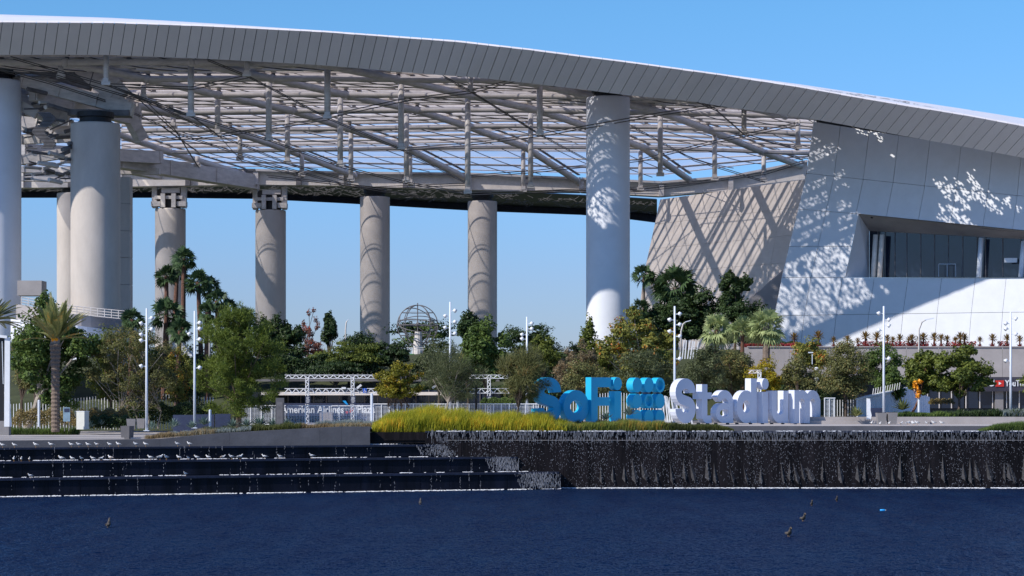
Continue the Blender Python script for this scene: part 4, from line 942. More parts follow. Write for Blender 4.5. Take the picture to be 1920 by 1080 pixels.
# ================================================================== plants
def leaf_quads(C, Nn, ln, wd, jit=.6):
    """rhombic leaves at centres C, facing roughly along Nn"""
    n = len(C); N_ = Nn+jit*RNG.normal(size=(n, 3)); N_ /= np.linalg.norm(N_, axis=1)[:,None]+1e-6
    A = RNG.normal(size=(n, 3)); T = np.cross(N_, A); T /= np.linalg.norm(T, axis=1)[:,None]+1e-6; B = np.cross(N_, T)
    l_ = (ln*(.6+.8*rnd(n)))[:,None]; w_ = (wd*(.6+.8*rnd(n)))[:,None]
    return np.stack([C-T*l_/2, C-B*w_/2, C+T*l_/2, C+B*w_/2], axis=1)
def crown(c, r, n, ln, wd, clumps=34, cr=.30, shape='round', style='leaf', fill=.25):
    """leaf clumps spread through an ellipsoid-like volume; c centre, r radii"""
    c = np.array(c, dtype=float); r = np.array(r, dtype=float)*1.10; n = int(n*1.6); K = []
    while len(K) < clumps:
        d = RNG.normal(size=3); d /= np.linalg.norm(d); q = rnd(1)[0]**.4
        p = d*q
        if shape == 'cone':
            h = p[2]; s = max(.12, (1-(h+1)/2)**.75*1.15); p = np.array([p[0]*s, p[1]*s, h])
        if shape == 'flat' and p[2] < -.2: continue
        if shape == 'dome' and p[2] < -.55: p[2] = -.55+.2*rnd(1)[0]
        K.append(p)
    K = np.array(K)*(1-cr*.62); rad = cr*(.6+.7*rnd(clumps)); per = max(8, n//clumps); out = []; hub = []
    for p, q in zip(K, rad):
        d = RNG.normal(size=(per, 3)); d /= np.linalg.norm(d, axis=1)[:,None]; u = rnd(per)**.35
        d[:,2] = np.where(d[:,2] < -.3, d[:,2]*.5, d[:,2])
        lump = 1+.35*np.sin(d[:,0]*4+p[0]*9)*np.sin(d[:,2]*5+p[1]*7)
        loc = p+d*(q*u*lump)[:,None]; W = c+loc*r
        if style == 'feather':
            dirs = d*.5+np.array([0, 0, .35])+.5*RNG.normal(size=(per, 3)); dirs /= np.linalg.norm(dirs, axis=1)[:,None]; sd = np.cross(dirs, RNG.normal(size=(per, 3))); sd /= np.linalg.norm(sd, axis=1)[:,None]+1e-6
            L = (ln*(.5+rnd(per)))[:,None]; out.append(np.stack([W-sd*wd/2, W+dirs*L*.5-sd*wd*.35, W+dirs*L, W+sd*wd/2], axis=1))
        elif style == 'wisp':
            dirs = d*np.array([.5, .5, .2])+np.array([.15, 0, .55*(1 if p[2] > 0 else -.6)])+.35*RNG.normal(size=(per, 3)); dirs /= np.linalg.norm(dirs, axis=1)[:,None]; sd = np.cross(dirs, RNG.normal(size=(per, 3))); sd /= np.linalg.norm(sd, axis=1)[:,None]+1e-6
            L = (ln*(.5+rnd(per)))[:,None]; out.append(np.stack([W-sd*wd/2, W+dirs*L*.5-sd*wd*.35, W+dirs*L, W+sd*wd/2], axis=1))
        else: out.append(leaf_quads(W, d+np.array([0, 0, .4]), ln, wd))
        hub.append(c+p*r)
    return np.concatenate(out), hub
def limbs(base, hubs, c, r0, forks=10, stems=1, spread=.4, twig=.04):
    b = MB(); base = Vector(base); c = Vector(c); hs = random.sample(list(hubs), min(forks*stems, len(hubs)))
    for s in range(stems):
        bs = base+Vector((spread*(s-(stems-1)/2), 0, 0)) if stems > 1 else base
        fork = bs.lerp(Vector((c.x+(bs.x-base.x)*2.5, c.y, c.z)), .42 if stems == 1 else .3); mid = bs.lerp(fork, .5)+Vector((random.uniform(-.12, .12), 0, 0))
        b.tube([bs-Vector((0,0,.2)), bs+Vector((0,0,.25)), mid, fork], [r0*1.35, r0, r0*.85, r0*.72], 8)
        for h in hs[s*forks:(s+1)*forks]:
            h = Vector([float(v) for v in h]); m_ = fork.lerp(h, .5)+Vector((random.uniform(-.3,.3), random.uniform(-.3,.3), random.uniform(0,.4)))
            b.tube([fork-Vector((0,0,.1)), m_, h], [r0*.5, r0*.28, twig], 5)
    return b
def tree(pl, pr, top, bot, base, Y, m, label, n=7000, ln=.26, wd=.17, bark='bark', tr=.17, shape='round', style='leaf', clumps=34, cr=.3, trunk_px=None, name='tree', cat='tree', stems=1, depth=None, extra=None, forks=10, grp=None, spread=.4):
    cx = X_((pl+pr)/2, Y); rx = (pr-pl)/2/F*Y; zt, zb = Z_(top, Y), Z_(bot, Y); rz = (zt-zb)/2; tx = X_(trunk_px, Y) if trunk_px else cx; z0 = Z_(base, Y)
    g = max(gz(tx, Y) if Y > 240 else z0, 0); z0 = min(z0, g) if Y > 249 else z0
    t = empty(name, (tx, Y, z0), label, cat, grp); q, hubs = crown((cx, Y, (zt+zb)/2), (rx, depth or rx*.85, rz), n, ln, wd, clumps, cr, shape, style)
    if extra:
        for (m2, n2, box) in extra:      # a differently coloured share of the crown
            pass
    npmesh('crown', q, m, t, origin=None)
    limbs((tx, Y, z0), hubs, (cx, Y, (zt+zb)/2), tr, forks, stems, spread).build('trunk', M[bark], t); return t
# ---- left group
tree(22, 182, 556, 765, 806, 231, M['lf_green'], 'broad leafy green tree with a thick pale trunk, behind the date palm', 17000, .32, .24, 'bark_p', .42, trunk_px=51, clumps=52, cr=.24)
tree(12, 75, 615, 745, 800, 236, M['lf_olive'], 'olive brown tree behind the left side of the broad leafy green tree', 3500, .2, .12, trunk_px=38)
tree(165, 335, 602, 790, 800, 232, M['lf_olive'], 'airy olive brown tree with thin pale branches, left of the first lamp mast', 17000, .17, .11, 'bark_p', .08, clumps=90, cr=.17, stems=4, forks=14, spread=1.0, trunk_px=270)
tree(165, 250, 612, 765, 800, 238, M['lf_mid'], 'green tree filling the gap between the leafy tree and the airy one', 7000, .22, .14)
tree(300, 368, 650, 770, 800, 238, M['lf_syc'], 'small rusty green tree between the two tall lamp masts', 3600, .2, .13)
tree(318, 385, 690, 790, 802, 240, M['lf_dark'], 'dark low tree behind the second lamp mast', 2600, .2, .13)
tree(354, 542, 582, 786, 806, 222, M['lf_feather'], 'large feathery light green tree with drooping clumps, left of the truss gate', 32000, .26, .07, 'bark', .2, style='feather', clumps=120, cr=.15, trunk_px=445)
tree(412, 478, 560, 640, 806, 223, M['lf_feather'], 'narrow feathery top rising behind the large feathery tree', 3600, .38, .05, style='feather', clumps=20, trunk_px=450)
tree(500, 580, 583, 705, 715, 262, M['lf_dark'], 'dark dense tree right behind the large feathery tree', 8000, .3, .2, clumps=34)
tree(556, 598, 573, 650, 700, 268, M['lf_red'], 'thin purple red tree with a bare looking crown', 1100, .2, .12, 'bark', .08, clumps=22, cr=.18, forks=18)
tree(560, 610, 635, 672, 700, 266, M['lf_red'], 'low rusty red bush under the thin purple red tree', 1100, .22, .14, name='shrub', cat='shrub')
tree(596, 637, 580, 655, 700, 264, M['lf_dark'], 'slim dark round topped tree standing against the sky', 4200, .3, .2, clumps=18, cr=.34)
tree(572, 735, 640, 712, 716, 258, M['lf_mid'], 'wide flat dark green tree above the truss gate', 7600, .24, .15, clumps=44, cr=.22, shape='flat')
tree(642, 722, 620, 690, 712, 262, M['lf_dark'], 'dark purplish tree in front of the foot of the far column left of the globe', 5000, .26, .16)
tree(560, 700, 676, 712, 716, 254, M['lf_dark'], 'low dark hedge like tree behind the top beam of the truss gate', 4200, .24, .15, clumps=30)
tree(700, 794, 676, 765, 778, 228, M['lf_yolive'], 'dense yellow green cone shaped tree beside the long truss gate', 9500, .2, .13, 'bark', .07, shape='dome', clumps=100, cr=.17, stems=4, spread=.5)
tree(730, 860, 598, 660, 700, 300, M['lf_green'], 'distant green tree behind the wire globe', 4200, .32, .2, clumps=26)
tree(775, 872, 636, 740, 770, 236, M['lf_grey'], 'round grey green tree in front of the globe post', 8500, .2, .10, clumps=46)
tree(798, 905, 650, 768, 785, 226, M['lf_grey'], 'wispy grey green tree with a pale bare trunk, windblown', 7000, .5, .035, 'bark_p', .12, style='wisp', clumps=40, trunk_px=832, forks=16)
tree(855, 915, 588, 650, 700, 262, M['lf_dark'], 'dark tree under the far column right of the globe', 4800, .3, .2)
tree(866, 955, 596, 740, 770, 240, M['lf_green'], 'bright leafy green tree right of the middle lamp mast', 12500, .3, .2, clumps=50, cr=.24)
tree(850, 905, 645, 720, 770, 242, M['lf_syc'], 'rusty tree low between the grey tree and the bright leafy one', 2600, .2, .13)
tree(944, 1068, 601, 690, 720, 260, M['lf_dark'], 'dark spreading tree against the sky, behind the lamp mast left of the blue letters', 8500, .24, .15, clumps=44, cr=.22)
tree(1078, 1130, 590, 720, 750, 240, M['lf_mid'], 'pointed light green tree against the white column', 4600, .26, .17, shape='cone', clumps=30)
tree(930, 1024, 655, 758, 806, 204.3, M['lf_olive'], 'windblown olive tree with a dark slim trunk, left of blue letter S', 8500, .46, .04, 'bark', .11, style='wisp', clumps=44, trunk_px=968, forks=14)
tree(1034, 1128, 634, 760, 780, 230, M['lf_brown'], 'brownish half bare tree behind the blue letter F', 7500, .2, .09, clumps=50, cr=.2, forks=18)
tree(1050, 1160, 668, 765, 782, 228, M['lf_olive'], 'olive green bushy tree low behind blue letter F', 7000, .2, .11, clumps=36)
tree(1120, 1278, 584, 745, 775, 238, M['lf_syc'], 'tall yellow and orange flecked sycamore right of the white column', 12500, .32, .23, 'bark_p', .2, clumps=60, cr=.2, forks=16)
tree(1150, 1268, 655, 745, 780, 230, M['lf_grey'], 'grey green round tree behind the blue discs', 8000, .2, .10, clumps=44)
tree(1268, 1372, 645, 745, 780, 230, M['lf_grey'], 'dark grey green round tree behind the white letters S and t', 9500, .2, .10, clumps=46)
tree(1330, 1418, 648, 745, 780, 234, M['lf_olive'], 'olive yellow tree behind the white letters a and d', 6500, .2, .12)
tree(1398, 1464, 673, 760, 782, 230, M['lf_yellow'], 'golden yellow tree behind the white letter u', 5600, .2, .12, clumps=30)
tree(1458, 1540, 668, 750, 782, 230, M['lf_olive'], 'olive tree with thin yellow leaves behind the white letter m', 6200, .18, .11)
tree(1480, 1562, 634, 700, 760, 246, M['lf_syc'], 'green tree with red flecks just below the terrace parapet', 4800, .26, .17)
tree(1530, 1642, 640, 752, 795, 226, M['lf_olive'], 'big round olive tree on a single stem, right of the last letter', 13000, .18, .11, 'bark', .14, trunk_px=1586, clumps=60)
tree(1612, 1690, 645, 740, 770, 240, M['lf_green'], 'bright green tree behind the lamp mast beside the ramp', 6800, .24, .15)
tree(1688, 1790, 660, 752, 778, 228, M['lf_mid'], 'leafy tree with a red brown trunk and orange blooms, right of the ramp wall', 8500, .28, .18, 'bark_palm_r', .15, trunk_px=1711, clumps=40, cr=.24)
tree(1745, 1862, 648, 755, 782, 226, M['lf_mid'], 'wide leafy tree in front of the dark shop front', 12000, .28, .18, 'bark', .16, trunk_px=1795, clumps=50, cr=.24)
tree(1908, 1990, 690, 745, 775, 226, M['lf_mid'], 'leafy tree cut by the right edge of the photo', 2600, .28, .18)
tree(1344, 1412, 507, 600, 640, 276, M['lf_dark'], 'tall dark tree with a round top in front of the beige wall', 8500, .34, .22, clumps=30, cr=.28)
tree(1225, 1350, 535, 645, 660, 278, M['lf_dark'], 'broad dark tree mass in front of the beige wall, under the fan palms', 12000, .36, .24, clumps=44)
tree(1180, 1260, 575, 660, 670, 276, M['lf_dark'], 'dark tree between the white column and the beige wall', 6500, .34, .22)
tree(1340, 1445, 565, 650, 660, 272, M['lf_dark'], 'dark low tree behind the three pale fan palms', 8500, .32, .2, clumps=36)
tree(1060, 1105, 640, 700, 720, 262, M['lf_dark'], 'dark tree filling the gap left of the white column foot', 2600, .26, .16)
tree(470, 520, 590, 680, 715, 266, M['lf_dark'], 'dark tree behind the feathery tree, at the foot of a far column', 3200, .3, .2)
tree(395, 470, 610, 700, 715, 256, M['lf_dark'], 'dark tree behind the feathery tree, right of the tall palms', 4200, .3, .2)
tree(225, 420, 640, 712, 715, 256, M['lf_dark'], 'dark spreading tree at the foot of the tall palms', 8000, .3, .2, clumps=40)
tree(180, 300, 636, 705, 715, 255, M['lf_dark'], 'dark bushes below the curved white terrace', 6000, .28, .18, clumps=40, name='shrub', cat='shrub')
tree(20, 110, 640, 715, 725, 250, M['lf_green'], 'green bush at the far left below the curved white terrace', 4500, .28, .18, name='shrub', cat='shrub')
tree(985, 1050, 630, 700, 720, 252, M['lf_mid'], 'leafy tree behind the windblown olive tree', 5000, .24, .15)
tree(1105, 1160, 640, 720, 740, 246, M['lf_mid'], 'leafy green tree at the foot of the white column', 5000, .26, .17)
tree(700, 770, 640, 690, 712, 258, M['lf_dark'], 'dark bush below the red banner', 4200, .26, .16, name='shrub', cat='shrub')
tree(1640, 1700, 690, 755, 775, 236, M['lf_green'], 'green bush behind the ramp railing', 4000, .24, .15, name='shrub', cat='shrub')
# ---- fan palms
def fan_palm(px, top, base, Y, r, label, m='lf_fan', bark='bark_palm', tr=.28, fronds=38, skirt=True, lean=0.0):
    x = X_(px, Y); zt = Z_(top, Y)-r*.85; z0 = min(Z_(base, Y), gz(x, Y)) if Y > 249 else Z_(base, Y); t = empty('fan_palm', (x-lean, Y, z0), label, 'palm tree'); c = np.array([x, Y, zt]); out = []
    for i in range(fronds):
        az = 2.4*i+random.random()*.6; el = R(random.uniform(-50, 85)) if skirt else R(random.uniform(-10, 85)); d = np.array([math.cos(az)*math.cos(el), math.sin(az)*math.cos(el), math.sin(el)])
        L = r*random.uniform(.5, .62); hub = c+d*L; side = np.cross(d, [0, 0, 1]); side /= np.linalg.norm(side)+1e-6; up = np.cross(side, d); ro = random.uniform(-1.1, 1.1); side, up = side*math.cos(ro)+up*math.sin(ro), up*math.cos(ro)-side*math.sin(ro); fr = r*random.uniform(.5, .75)
        out.append(np.stack([c-side*.03, hub-side*.02, hub+side*.02, c+side*.03])[None])
        for k in range(15):
            a = R(-105+210*k/14); q = d*math.cos(a)+side*math.sin(a)+up*(.1*random.uniform(-1, 1)); tip = hub+q*fr*(1-.18*abs(math.sin(a)))-np.array([0, 0, fr*(.05+.35*random.random())]); pn = np.cross(q, up); m_ = hub+q*fr*.5
            wq = .055*fr+.03; out.append(np.stack([hub, m_-pn*wq, tip, m_+pn*wq])[None])
    npmesh('crown', np.concatenate(out), M[m], t)
    b = MB(); n_ = 9; b.tube([(lerp(x-lean, x, (i/n_)**1.5), Y, lerp(z0-.2, zt+.1, i/n_)) for i in range(n_+1)], [tr*(1.25-.3*i/n_)*(1.06 if i % 2 else .96) for i in range(n_+1)], 9); b.build('trunk', M[bark], t)
    return t
for px, top, base, Y, r, lab in ((345,466,680,258,1.75,'tallest fan palm in the group left of the second lamp mast, against a far column'),(312,500,680,260,1.7,'fan palm left of the tallest one, its head before the far column'),
    (332,497,680,264,1.5,'fan palm directly behind the tallest one'),(371,508,680,256,1.9,'full fan palm right of the tallest one'),(393,520,680,260,1.7,'fan palm behind the full one, against the sky'),(406,545,690,255,1.7,'lower fan palm, rightmost but one of the palm group'),
    (428,562,690,258,1.3,'small fan palm at the right end of the palm group'),(312,562,690,252,2.4,'broad dark fan palm below the tall ones, in front of the trunks'),(248,580,690,250,1.7,'fan palm beside the thick beige column, left of the palm group'),
    (338,600,690,250,1.8,'low dark fan palm right of the broad one'),(388,568,690,252,1.6,'dark fan palm low behind the second lamp mast')):
    fan_palm(px, top, base, Y, r*.86, lab, bark='bark_palm_r', tr=.26, lean=random.uniform(-.5, .5))
fan_palm(1207, 498, 640, 280, 1.6, 'small fan palm standing right of the white column', tr=.18)
fan_palm(1266, 503, 640, 279, 3.0, 'large dark fan palm in front of the beige wall', fronds=60, tr=.3)
fan_palm(1200, 562, 640, 276, 1.5, 'low fan palm under the small one, right of the white column', tr=.2)
fan_palm(1343, 592, 660, 252, 2.0, 'pale fan palm, first of the three in front of the white stadium wall', 'lf_fanlt', 'bark_palm_r', .22)
fan_palm(1392, 598, 668, 250, 1.8, 'pale fan palm, middle one of the three in front of the white stadium wall', 'lf_fanlt', 'bark_palm_r', .22)
fan_palm(1437, 583, 675, 248, 2.2, 'pale fan palm with a thick trunk, nearest to the white stadium wall', 'lf_fanlt', 'bark_palm', .36)
# ---- date palm in the foreground and the one cut by the left edge
def date_palm(px, top, crown_py, base, Y, L, label, n_=64, tr=.42, upright=.9):
    x = X_(px, Y); zc = Z_(crown_py, Y); z0 = Z_(base, Y); t = empty('date_palm', (x, Y, z0), label, 'palm tree'); out = []
    for i in range(n_):
        az = 2.4*i; el = R(random.uniform(38, 86) if random.random() < upright else random.uniform(5, 40)); d = np.array([math.cos(az)*math.cos(el), math.sin(az)*math.cos(el), math.sin(el)]); LL = L*random.uniform(.75, 1.05); P0 = np.array([x, Y, zc]); prev = P0; sag = random.uniform(.12, .4)
        for s in range(1, 17):
            u = s/16; cur = P0+d*LL*u-np.array([0, 0, sag*LL*u*u*(1.1-math.sin(el)*.5)]); dr = cur-prev; dr /= np.linalg.norm(dr); side = np.cross(dr, [0, 0, 1]); side /= np.linalg.norm(side)+1e-6
            out.append(np.stack([prev-side*.025, cur-side*.02, cur+side*.02, prev+side*.025])[None])
            if u > .15:
                for sg in (-1, 1):
                    for q in (0, .34, .67):
                        b0 = prev+(cur-prev)*q; ll = .42*math.sin(math.pi*min(.95, u*.85+.12))+.12; tip = b0+(side*sg*.75+dr*.75+np.array([0, 0, .25]))*ll; wn = dr*.055; out.append(np.stack([b0-wn, b0+(tip-b0)*.5-wn, tip, b0+(tip-b0)*.5+wn])[None])
            prev = cur
    npmesh('crown', np.concatenate(out), M['lf_date'], t); b = MB(); k = 44
    b.tube([(x, Y, lerp(z0, zc-.1, i/k)) for i in range(k+1)], [tr*(1.0+(.35*max(0, i/k-.72)/.28))*(1.12 if i % 2 else .92) for i in range(k+1)], 12); b.build('trunk', M['bark_palm'], t)
    b = MB()
    for i in range(40): a = i*2.4; q = .8*i/40; b.beam((x+tr*1.1*math.cos(a), Y+tr*1.1*math.sin(a), zc-.9+q), (x+tr*.6*math.cos(a)*1.5, Y+tr*.9*math.sin(a), zc-.2+q), .12, .06)
    b.build('frond_stubs', M['bark_p'], t)['kind'] = 'stuff'
    b = MB(); [b.ball((x+random.uniform(-.3,.3), Y-.4, zc+.15+.35*random.random()), .09, 6) for _ in range(26)]; b.build('fruit', M['orange'], t)['kind'] = 'stuff'
    return t
date_palm(104, 562, 642, 810, 217, 5.2, 'date palm with a ringed grey trunk and upright fronds, standing on the promenade')
date_palm(-18, 555, 606, 812, 214, 3.9, 'date palm whose fronds reach in from the left edge of the photo', upright=.4)

# ---- grasses
def blades(n, xf, yf, zf, hf, wd=.03, leanv=.25):
    x = xf(n); y = yf(x, n); z = zf(x, y); h = hf(x, y)*(.6+.5*rnd(n)); a = rnd(n)*2*math.pi; lx = leanv*h*(RNG.normal(size=n)*.55+.35); ly = leanv*h*RNG.normal(size=n)*.6; w_ = wd*(.6+.8*rnd(n))
    B = np.stack([x, y, z], 1); sx = np.stack([np.cos(a)*w_, np.sin(a)*w_, 0*x], 1); M1 = B+np.stack([lx*.3, ly*.3, h*.55], 1); T = B+np.stack([lx, ly, h], 1); return np.stack([B-sx, M1-sx*.7, T, M1+sx*.7, ], 1)
def uni(a, c): return lambda n: a+(c-a)*rnd(n)
def noisev(x, s, o=0.): return np.array([noise.noise(Vector((float(v)*s+o, 1.3, 2.2))) for v in x])
X0, X1 = X_(699, 203), X_(1062, 203)
g = blades(34000, uni(X0, X1), lambda x, n: 201.8+5.0*rnd(n), lambda x, y: 5.08+0*x, lambda x, y: np.interp(x, [X0, X0+1.2, X0+5, X_(850,203), X_(880,203), X_(1020,203), X1], [1.1, 1.9, 2.45, 2.35, 1.95, 1.9, 1.1])*(1+.22*noisev(x, .9)+.12*noisev(x, 3.1, 7))*np.interp(y, [201.8, 203.5, 207], [.62, .95, 1]), .030, .3)
tag(npmesh('tall_grass', g, M['grass_y']), 'tall yellow green grass swaying above the left end of the waterfall', 'grass', kind='stuff')
g = blades(12000, uni(X_(1040,204), X_(1262,204)), lambda x, n: 202+3.6*rnd(n), lambda x, y: 5.15+0*x, lambda x, y: np.interp(x, [X_(1040,204), X_(1080,204), X_(1150,204), X_(1180,204), X_(1240,204), X_(1262,204)], [1.1, .8, .95, 1.2, .95, .5])*(1+.3*noisev(x, 1.2)), .028, .3)
tag(npmesh('orange_green_grass', g, M['grass_g']), 'lower green grass with orange tips in front of the blue letters', 'grass', kind='stuff')
g = blades(10000, uni(X_(1236,204), X_(1372,204)), lambda x, n: 202+2*rnd(n), lambda x, y: 5.2+0*x, lambda x, y: np.interp(x, [X_(1236,204), X_(1300,204), X_(1340,204), X_(1372,204)], [.9, .72, .72, .25])*(1+.15*noisev(x, 2)), .022, .3)
tag(npmesh('short_dark_grass', g, M['grass_d']), 'short dark grass strip below the first white letters', 'grass', kind='stuff')
g = blades(9000, uni(X_(1832,204), X_(1990,204)), lambda x, n: 202+2*rnd(n), lambda x, y: 5.2+0*x, lambda x, y: np.interp(x, [X_(1832,204), X_(1870,204), X_(1990,204)], [.2, .85, 1.0])*(1+.15*noisev(x, 2)), .022, .3)
tag(npmesh('short_green_grass', g, M['grass_s']), 'short green grass strip at the right end of the waterfall lip', 'grass', kind='stuff')
g = blades(5200, uni(X_(1076,208), X_(1180,208)), lambda x, n: 206.5+2*rnd(n), lambda x, y: 5.2+0*x, lambda x, y: .85+.5*noisev(x, 2), .03, .3)
tag(npmesh('dark_reeds', g, M['lf_grey']), 'dark grey green reeds at the foot of the blue letters', 'reeds', kind='stuff')
def bank_grass(pa, pb, Y, zs, hs, n, m, name, lab, wd=.025, dep=2.5):
    xa, xb = X_(pa, Y), X_(pb, Y); g = blades(n, uni(xa, xb), lambda x, k: Y+dep*rnd(k), lambda x, y: np.interp(x, np.linspace(xa, xb, len(zs)), zs), lambda x, y: np.interp(x, np.linspace(xa, xb, len(hs)), hs)*(1+.4*noisev(x, 1.7)), wd, .4)
    tag(npmesh(name, g, m), lab, 'grass' if 'grass' in name else 'shrubs', kind='stuff')
bank_grass(270, 400, 199.6, [4.5, 5.0], [.5, .6], 3200, M['straw'], 'straw_grass', 'dry straw coloured tufts along the low end of the concrete bed wall')
bank_grass(375, 560, 201.5, [4.9, 5.4], [.7, .7], 5200, M['grass_d'], 'dark_bed_grass', 'dark grass in the bed under the feathery tree')
bank_grass(318, 470, 200.9, [4.7, 5.3], [.55, .5], 3400, M['lav'], 'silver_shrubs', 'silvery low shrubs along the concrete bed wall')
bank_grass(548, 700, 203.2, [5.3, 5.55], [.6, .45], 4800, M['straw'], 'dry_grass', 'dry brown grass along the top of the concrete bed wall')
bank_grass(590, 700, 205, [5.4, 5.6], [.8, .6], 3000, M['lav'], 'lavender_shrubs', 'silvery lavender behind the dry grass at the end of the bed wall', dep=1.5)
bank_grass(0, 145, 219, [4.5, 4.5], [.75, .75], 5200, M['grass_s'], 'green_strip_grass', 'bright green grass strip at the foot of the leafy tree and date palm', dep=1.5)
bank_grass(1680, 1795, 221.3, [6.25, 6.25], [.6, .5], 5200, M['lf_green'], 'green_ground_cover', 'low bright green ground cover above the right planter wall', .05)
bank_grass(1780, 1990, 221.3, [6.25, 6.25], [.75, .85], 5200, M['lf_dark'], 'dark_ground_cover', 'dark low plants above the planter wall, under the wide leafy tree', .06)
bank_grass(1880, 1990, 221.2, [6.25, 6.25], [.9, .9], 1800, M['lav'], 'grey_ground_cover', 'greyish low plants at the foot of the rightmost lamp mast', .05)
bank_grass(1395, 1500, 262.3, [14.1, 14.1], [.5, .5], 1500, M['aloe_r'], 'red_ground_cover', 'low red plants along the parapet beside the pale fan palms', .08, 1)
# ---- hedges
def hedge(pa, pb, top, bot, Y, m, lab, n=5000, ln=.16, wd=.1):
    xa, xb, zt, zb = X_(pa, Y), X_(pb, Y), Z_(top, Y), Z_(bot, Y); cx = rnd(n); V_ = np.stack([xa+(xb-xa)*cx, Y+1.6*rnd(n)-.2, zb+(zt-zb)*(rnd(n)**.6)*np.clip(np.minimum(cx, 1-cx)*9, .25, 1)**.5*(1+.12*np.sin(cx*23))], 1)
    return tag(npmesh('hedge', leaf_quads(V_, np.tile([0, -.6, .6], (n, 1)), ln, wd), m), lab, 'hedge')
hedge(140, 243, 768, 802, 222, M['hedge_b'], 'clipped brown hedge behind the white cabinet', 7000)
hedge(22, 142, 768, 800, 226, M['hedge_b'], 'brown green hedge behind the blue information sign', 5500)
hedge(165, 243, 780, 804, 220, M['lf_dark'], 'dark low bushes in front of the clipped brown hedge', 4500)
hedge(228, 420, 758, 796, 232, M['lf_dark'], 'long dark hedge behind the two left lamp masts', 9000, .2, .13)
hedge(900, 975, 746, 760, 234, M['lf_green'], 'clipped green hedge behind the long low fence', 3200)
hedge(700, 1000, 720, 757, 248, M['lf_dark'], 'dark hedge along the entrance building, behind the yellow green cone tree', 9000, .22, .15)
hedge(1000, 1560, 706, 750, 250, M['lf_dark'], 'long dark hedge behind the row of trees at the big letters', 14000, .26, .17)
hedge(1400, 1500, 640, 652, 264, M['lf_dark'], 'low dark hedge on the terrace beside the pale fan palms', 3000)
hedge(1745, 1790, 748, 758, 232, M['hedge_b'], 'small straw coloured hedge behind the two right hand trees', 1500)
hedge(155, 205, 648, 660, 250, M['lf_green'], 'small green hedge on the curved white terrace', 1200)
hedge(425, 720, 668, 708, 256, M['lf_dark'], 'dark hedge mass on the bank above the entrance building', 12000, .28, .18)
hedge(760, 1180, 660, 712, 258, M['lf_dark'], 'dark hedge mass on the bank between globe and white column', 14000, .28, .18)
# ---- agaves and aloes
def rosette(r, n_, wd, up=(15, 80), seg=1):
    out = []
    for i in range(n_):
        az = 2.4*i; el = R(lerp(up[0], up[1], i/n_)); d = np.array([math.cos(az)*math.cos(el), math.sin(az)*math.cos(el), math.sin(el)]); s = np.array([-math.sin(az), math.cos(az), 0])*wd; L = r*random.uniform(.8, 1.1); m_ = d*L*.5; out.append(np.stack([np.zeros(3), m_-s, d*L-np.array([0,0,.08*L]), m_+s])); k = np.array([0, 0, .05]); out.append(np.stack([-k, m_+s-k, d*L-np.array([0,0,.08*L]), m_-s-k]))
    return np.array(out)
ag = npmesh('agave', rosette(.95, 26, .075), M['agave'], origin=(0,0,0)); tag(ag, 'x', 'agave', 'agaves in the planting beds'); used = []
for px, py, Y, s, lab in ((285,803,206,.85,'blue green agave right at the foot of the first lamp mast'),(326,800,207,1.0,'agave in a dark pot between the two left lamp masts'),(360,802,207,.9,'agave just left of the second lamp mast'),(382,796,208,1.05,'agave right of the second lamp mast'),
    (436,800,209,1.0,'agave left of the feathery tree trunk'),(462,800,210,1.1,'agave at the feathery tree trunk'),(487,798,210,1.25,'largest agave, right of the feathery tree trunk'),(512,799,210,1.0,'agave left of the grey metal pylon'),(538,798,211,.9,'agave just right of the grey metal pylon'),
    (1136,786,208,1.0,'agave in front of blue letter F'),(1180,778,209,1.1,'agave between blue letter i and the blue discs'),(168,800,218,.8,'agave right beside the white cabinet'),(236,796,222,1.0,'agave behind the grey pots'),(190,796,220,.8,'agave in the dark bushes below the brown hedge')):
    place(ag, used, P(px, py, Y), lab, rz=random.random()*6, s=s)
ay = npmesh('agave', rosette(1.15, 34, .08), M['agave_y'], origin=(0,0,0)); tag(ay, 'x', 'agave', 'yellow green agaves on the right'); used = []
place(ay, used, P(1606, 780, 219), 'yellow green agave right of the round olive tree stem', s=1.0); place(ay, used, P(1692, 768, 222), 'big yellow green agave in front of the ramp wall', rz=2, s=1.15)
al = empty('aloe', (0,0,0), 'x', 'aloe', 'aloes on the terrace parapet'); q = rosette(.62, 30, .06, (-30, 85)); q[...,2] += .8
npmesh('leaves', q, M['aloe'], al); b = MB(); b.tube([(0,0,-.1),(.02,0,.8)], [.1, .08], 6); b.build('stem', M['bark_palm_r'], al)
q = rosette(.55, 20, .05, (0, 70)); npmesh('red_skirt', q, M['aloe_r'], al); used = []
axs = [(1490,1.1),(1535,1.25),(1564,.8),(1591,.9),(1609,.7),(1624,1.2),(1645,1.15),(1666,.95),(1675,.8),(1689,1.0),(1704,.8),(1712,1.0),(1724,.9),(1733,1.1),(1753,1.1),(1765,1.0),(1778,.9),(1792,.8),(1801,1.15),(1811,1.05),(1838,.8),(1861,1.0),(1890,1.0),(1915,.9),(1940,1.0)]
ordn = ['first','second','third','fourth','fifth','sixth','seventh','eighth','ninth','tenth','eleventh','twelfth','thirteenth','fourteenth','fifteenth','sixteenth','seventeenth','eighteenth','nineteenth','twentieth','twenty-first','twenty-second','twenty-third','twenty-fourth','last']
for (px, s), o_ in zip(axs, ordn): place(al, used, (X_(px, 263), 263+random.uniform(0, .8), Z_(650, 263)), 'red and yellow aloe on the terrace parapet, %s from the palms' % o_, rz=random.random()*6, s=s*1.25)
n = 3600; x = X_(1608, 263)+(X_(1960, 263)-X_(1608, 263))*rnd(n); k = noisev(x, .55) > -.12; x = x[k]; n = len(x); V_ = np.stack([x, 262.9+1.2*rnd(n), Z_(650, 263)+.65*rnd(n)**1.3], 1)
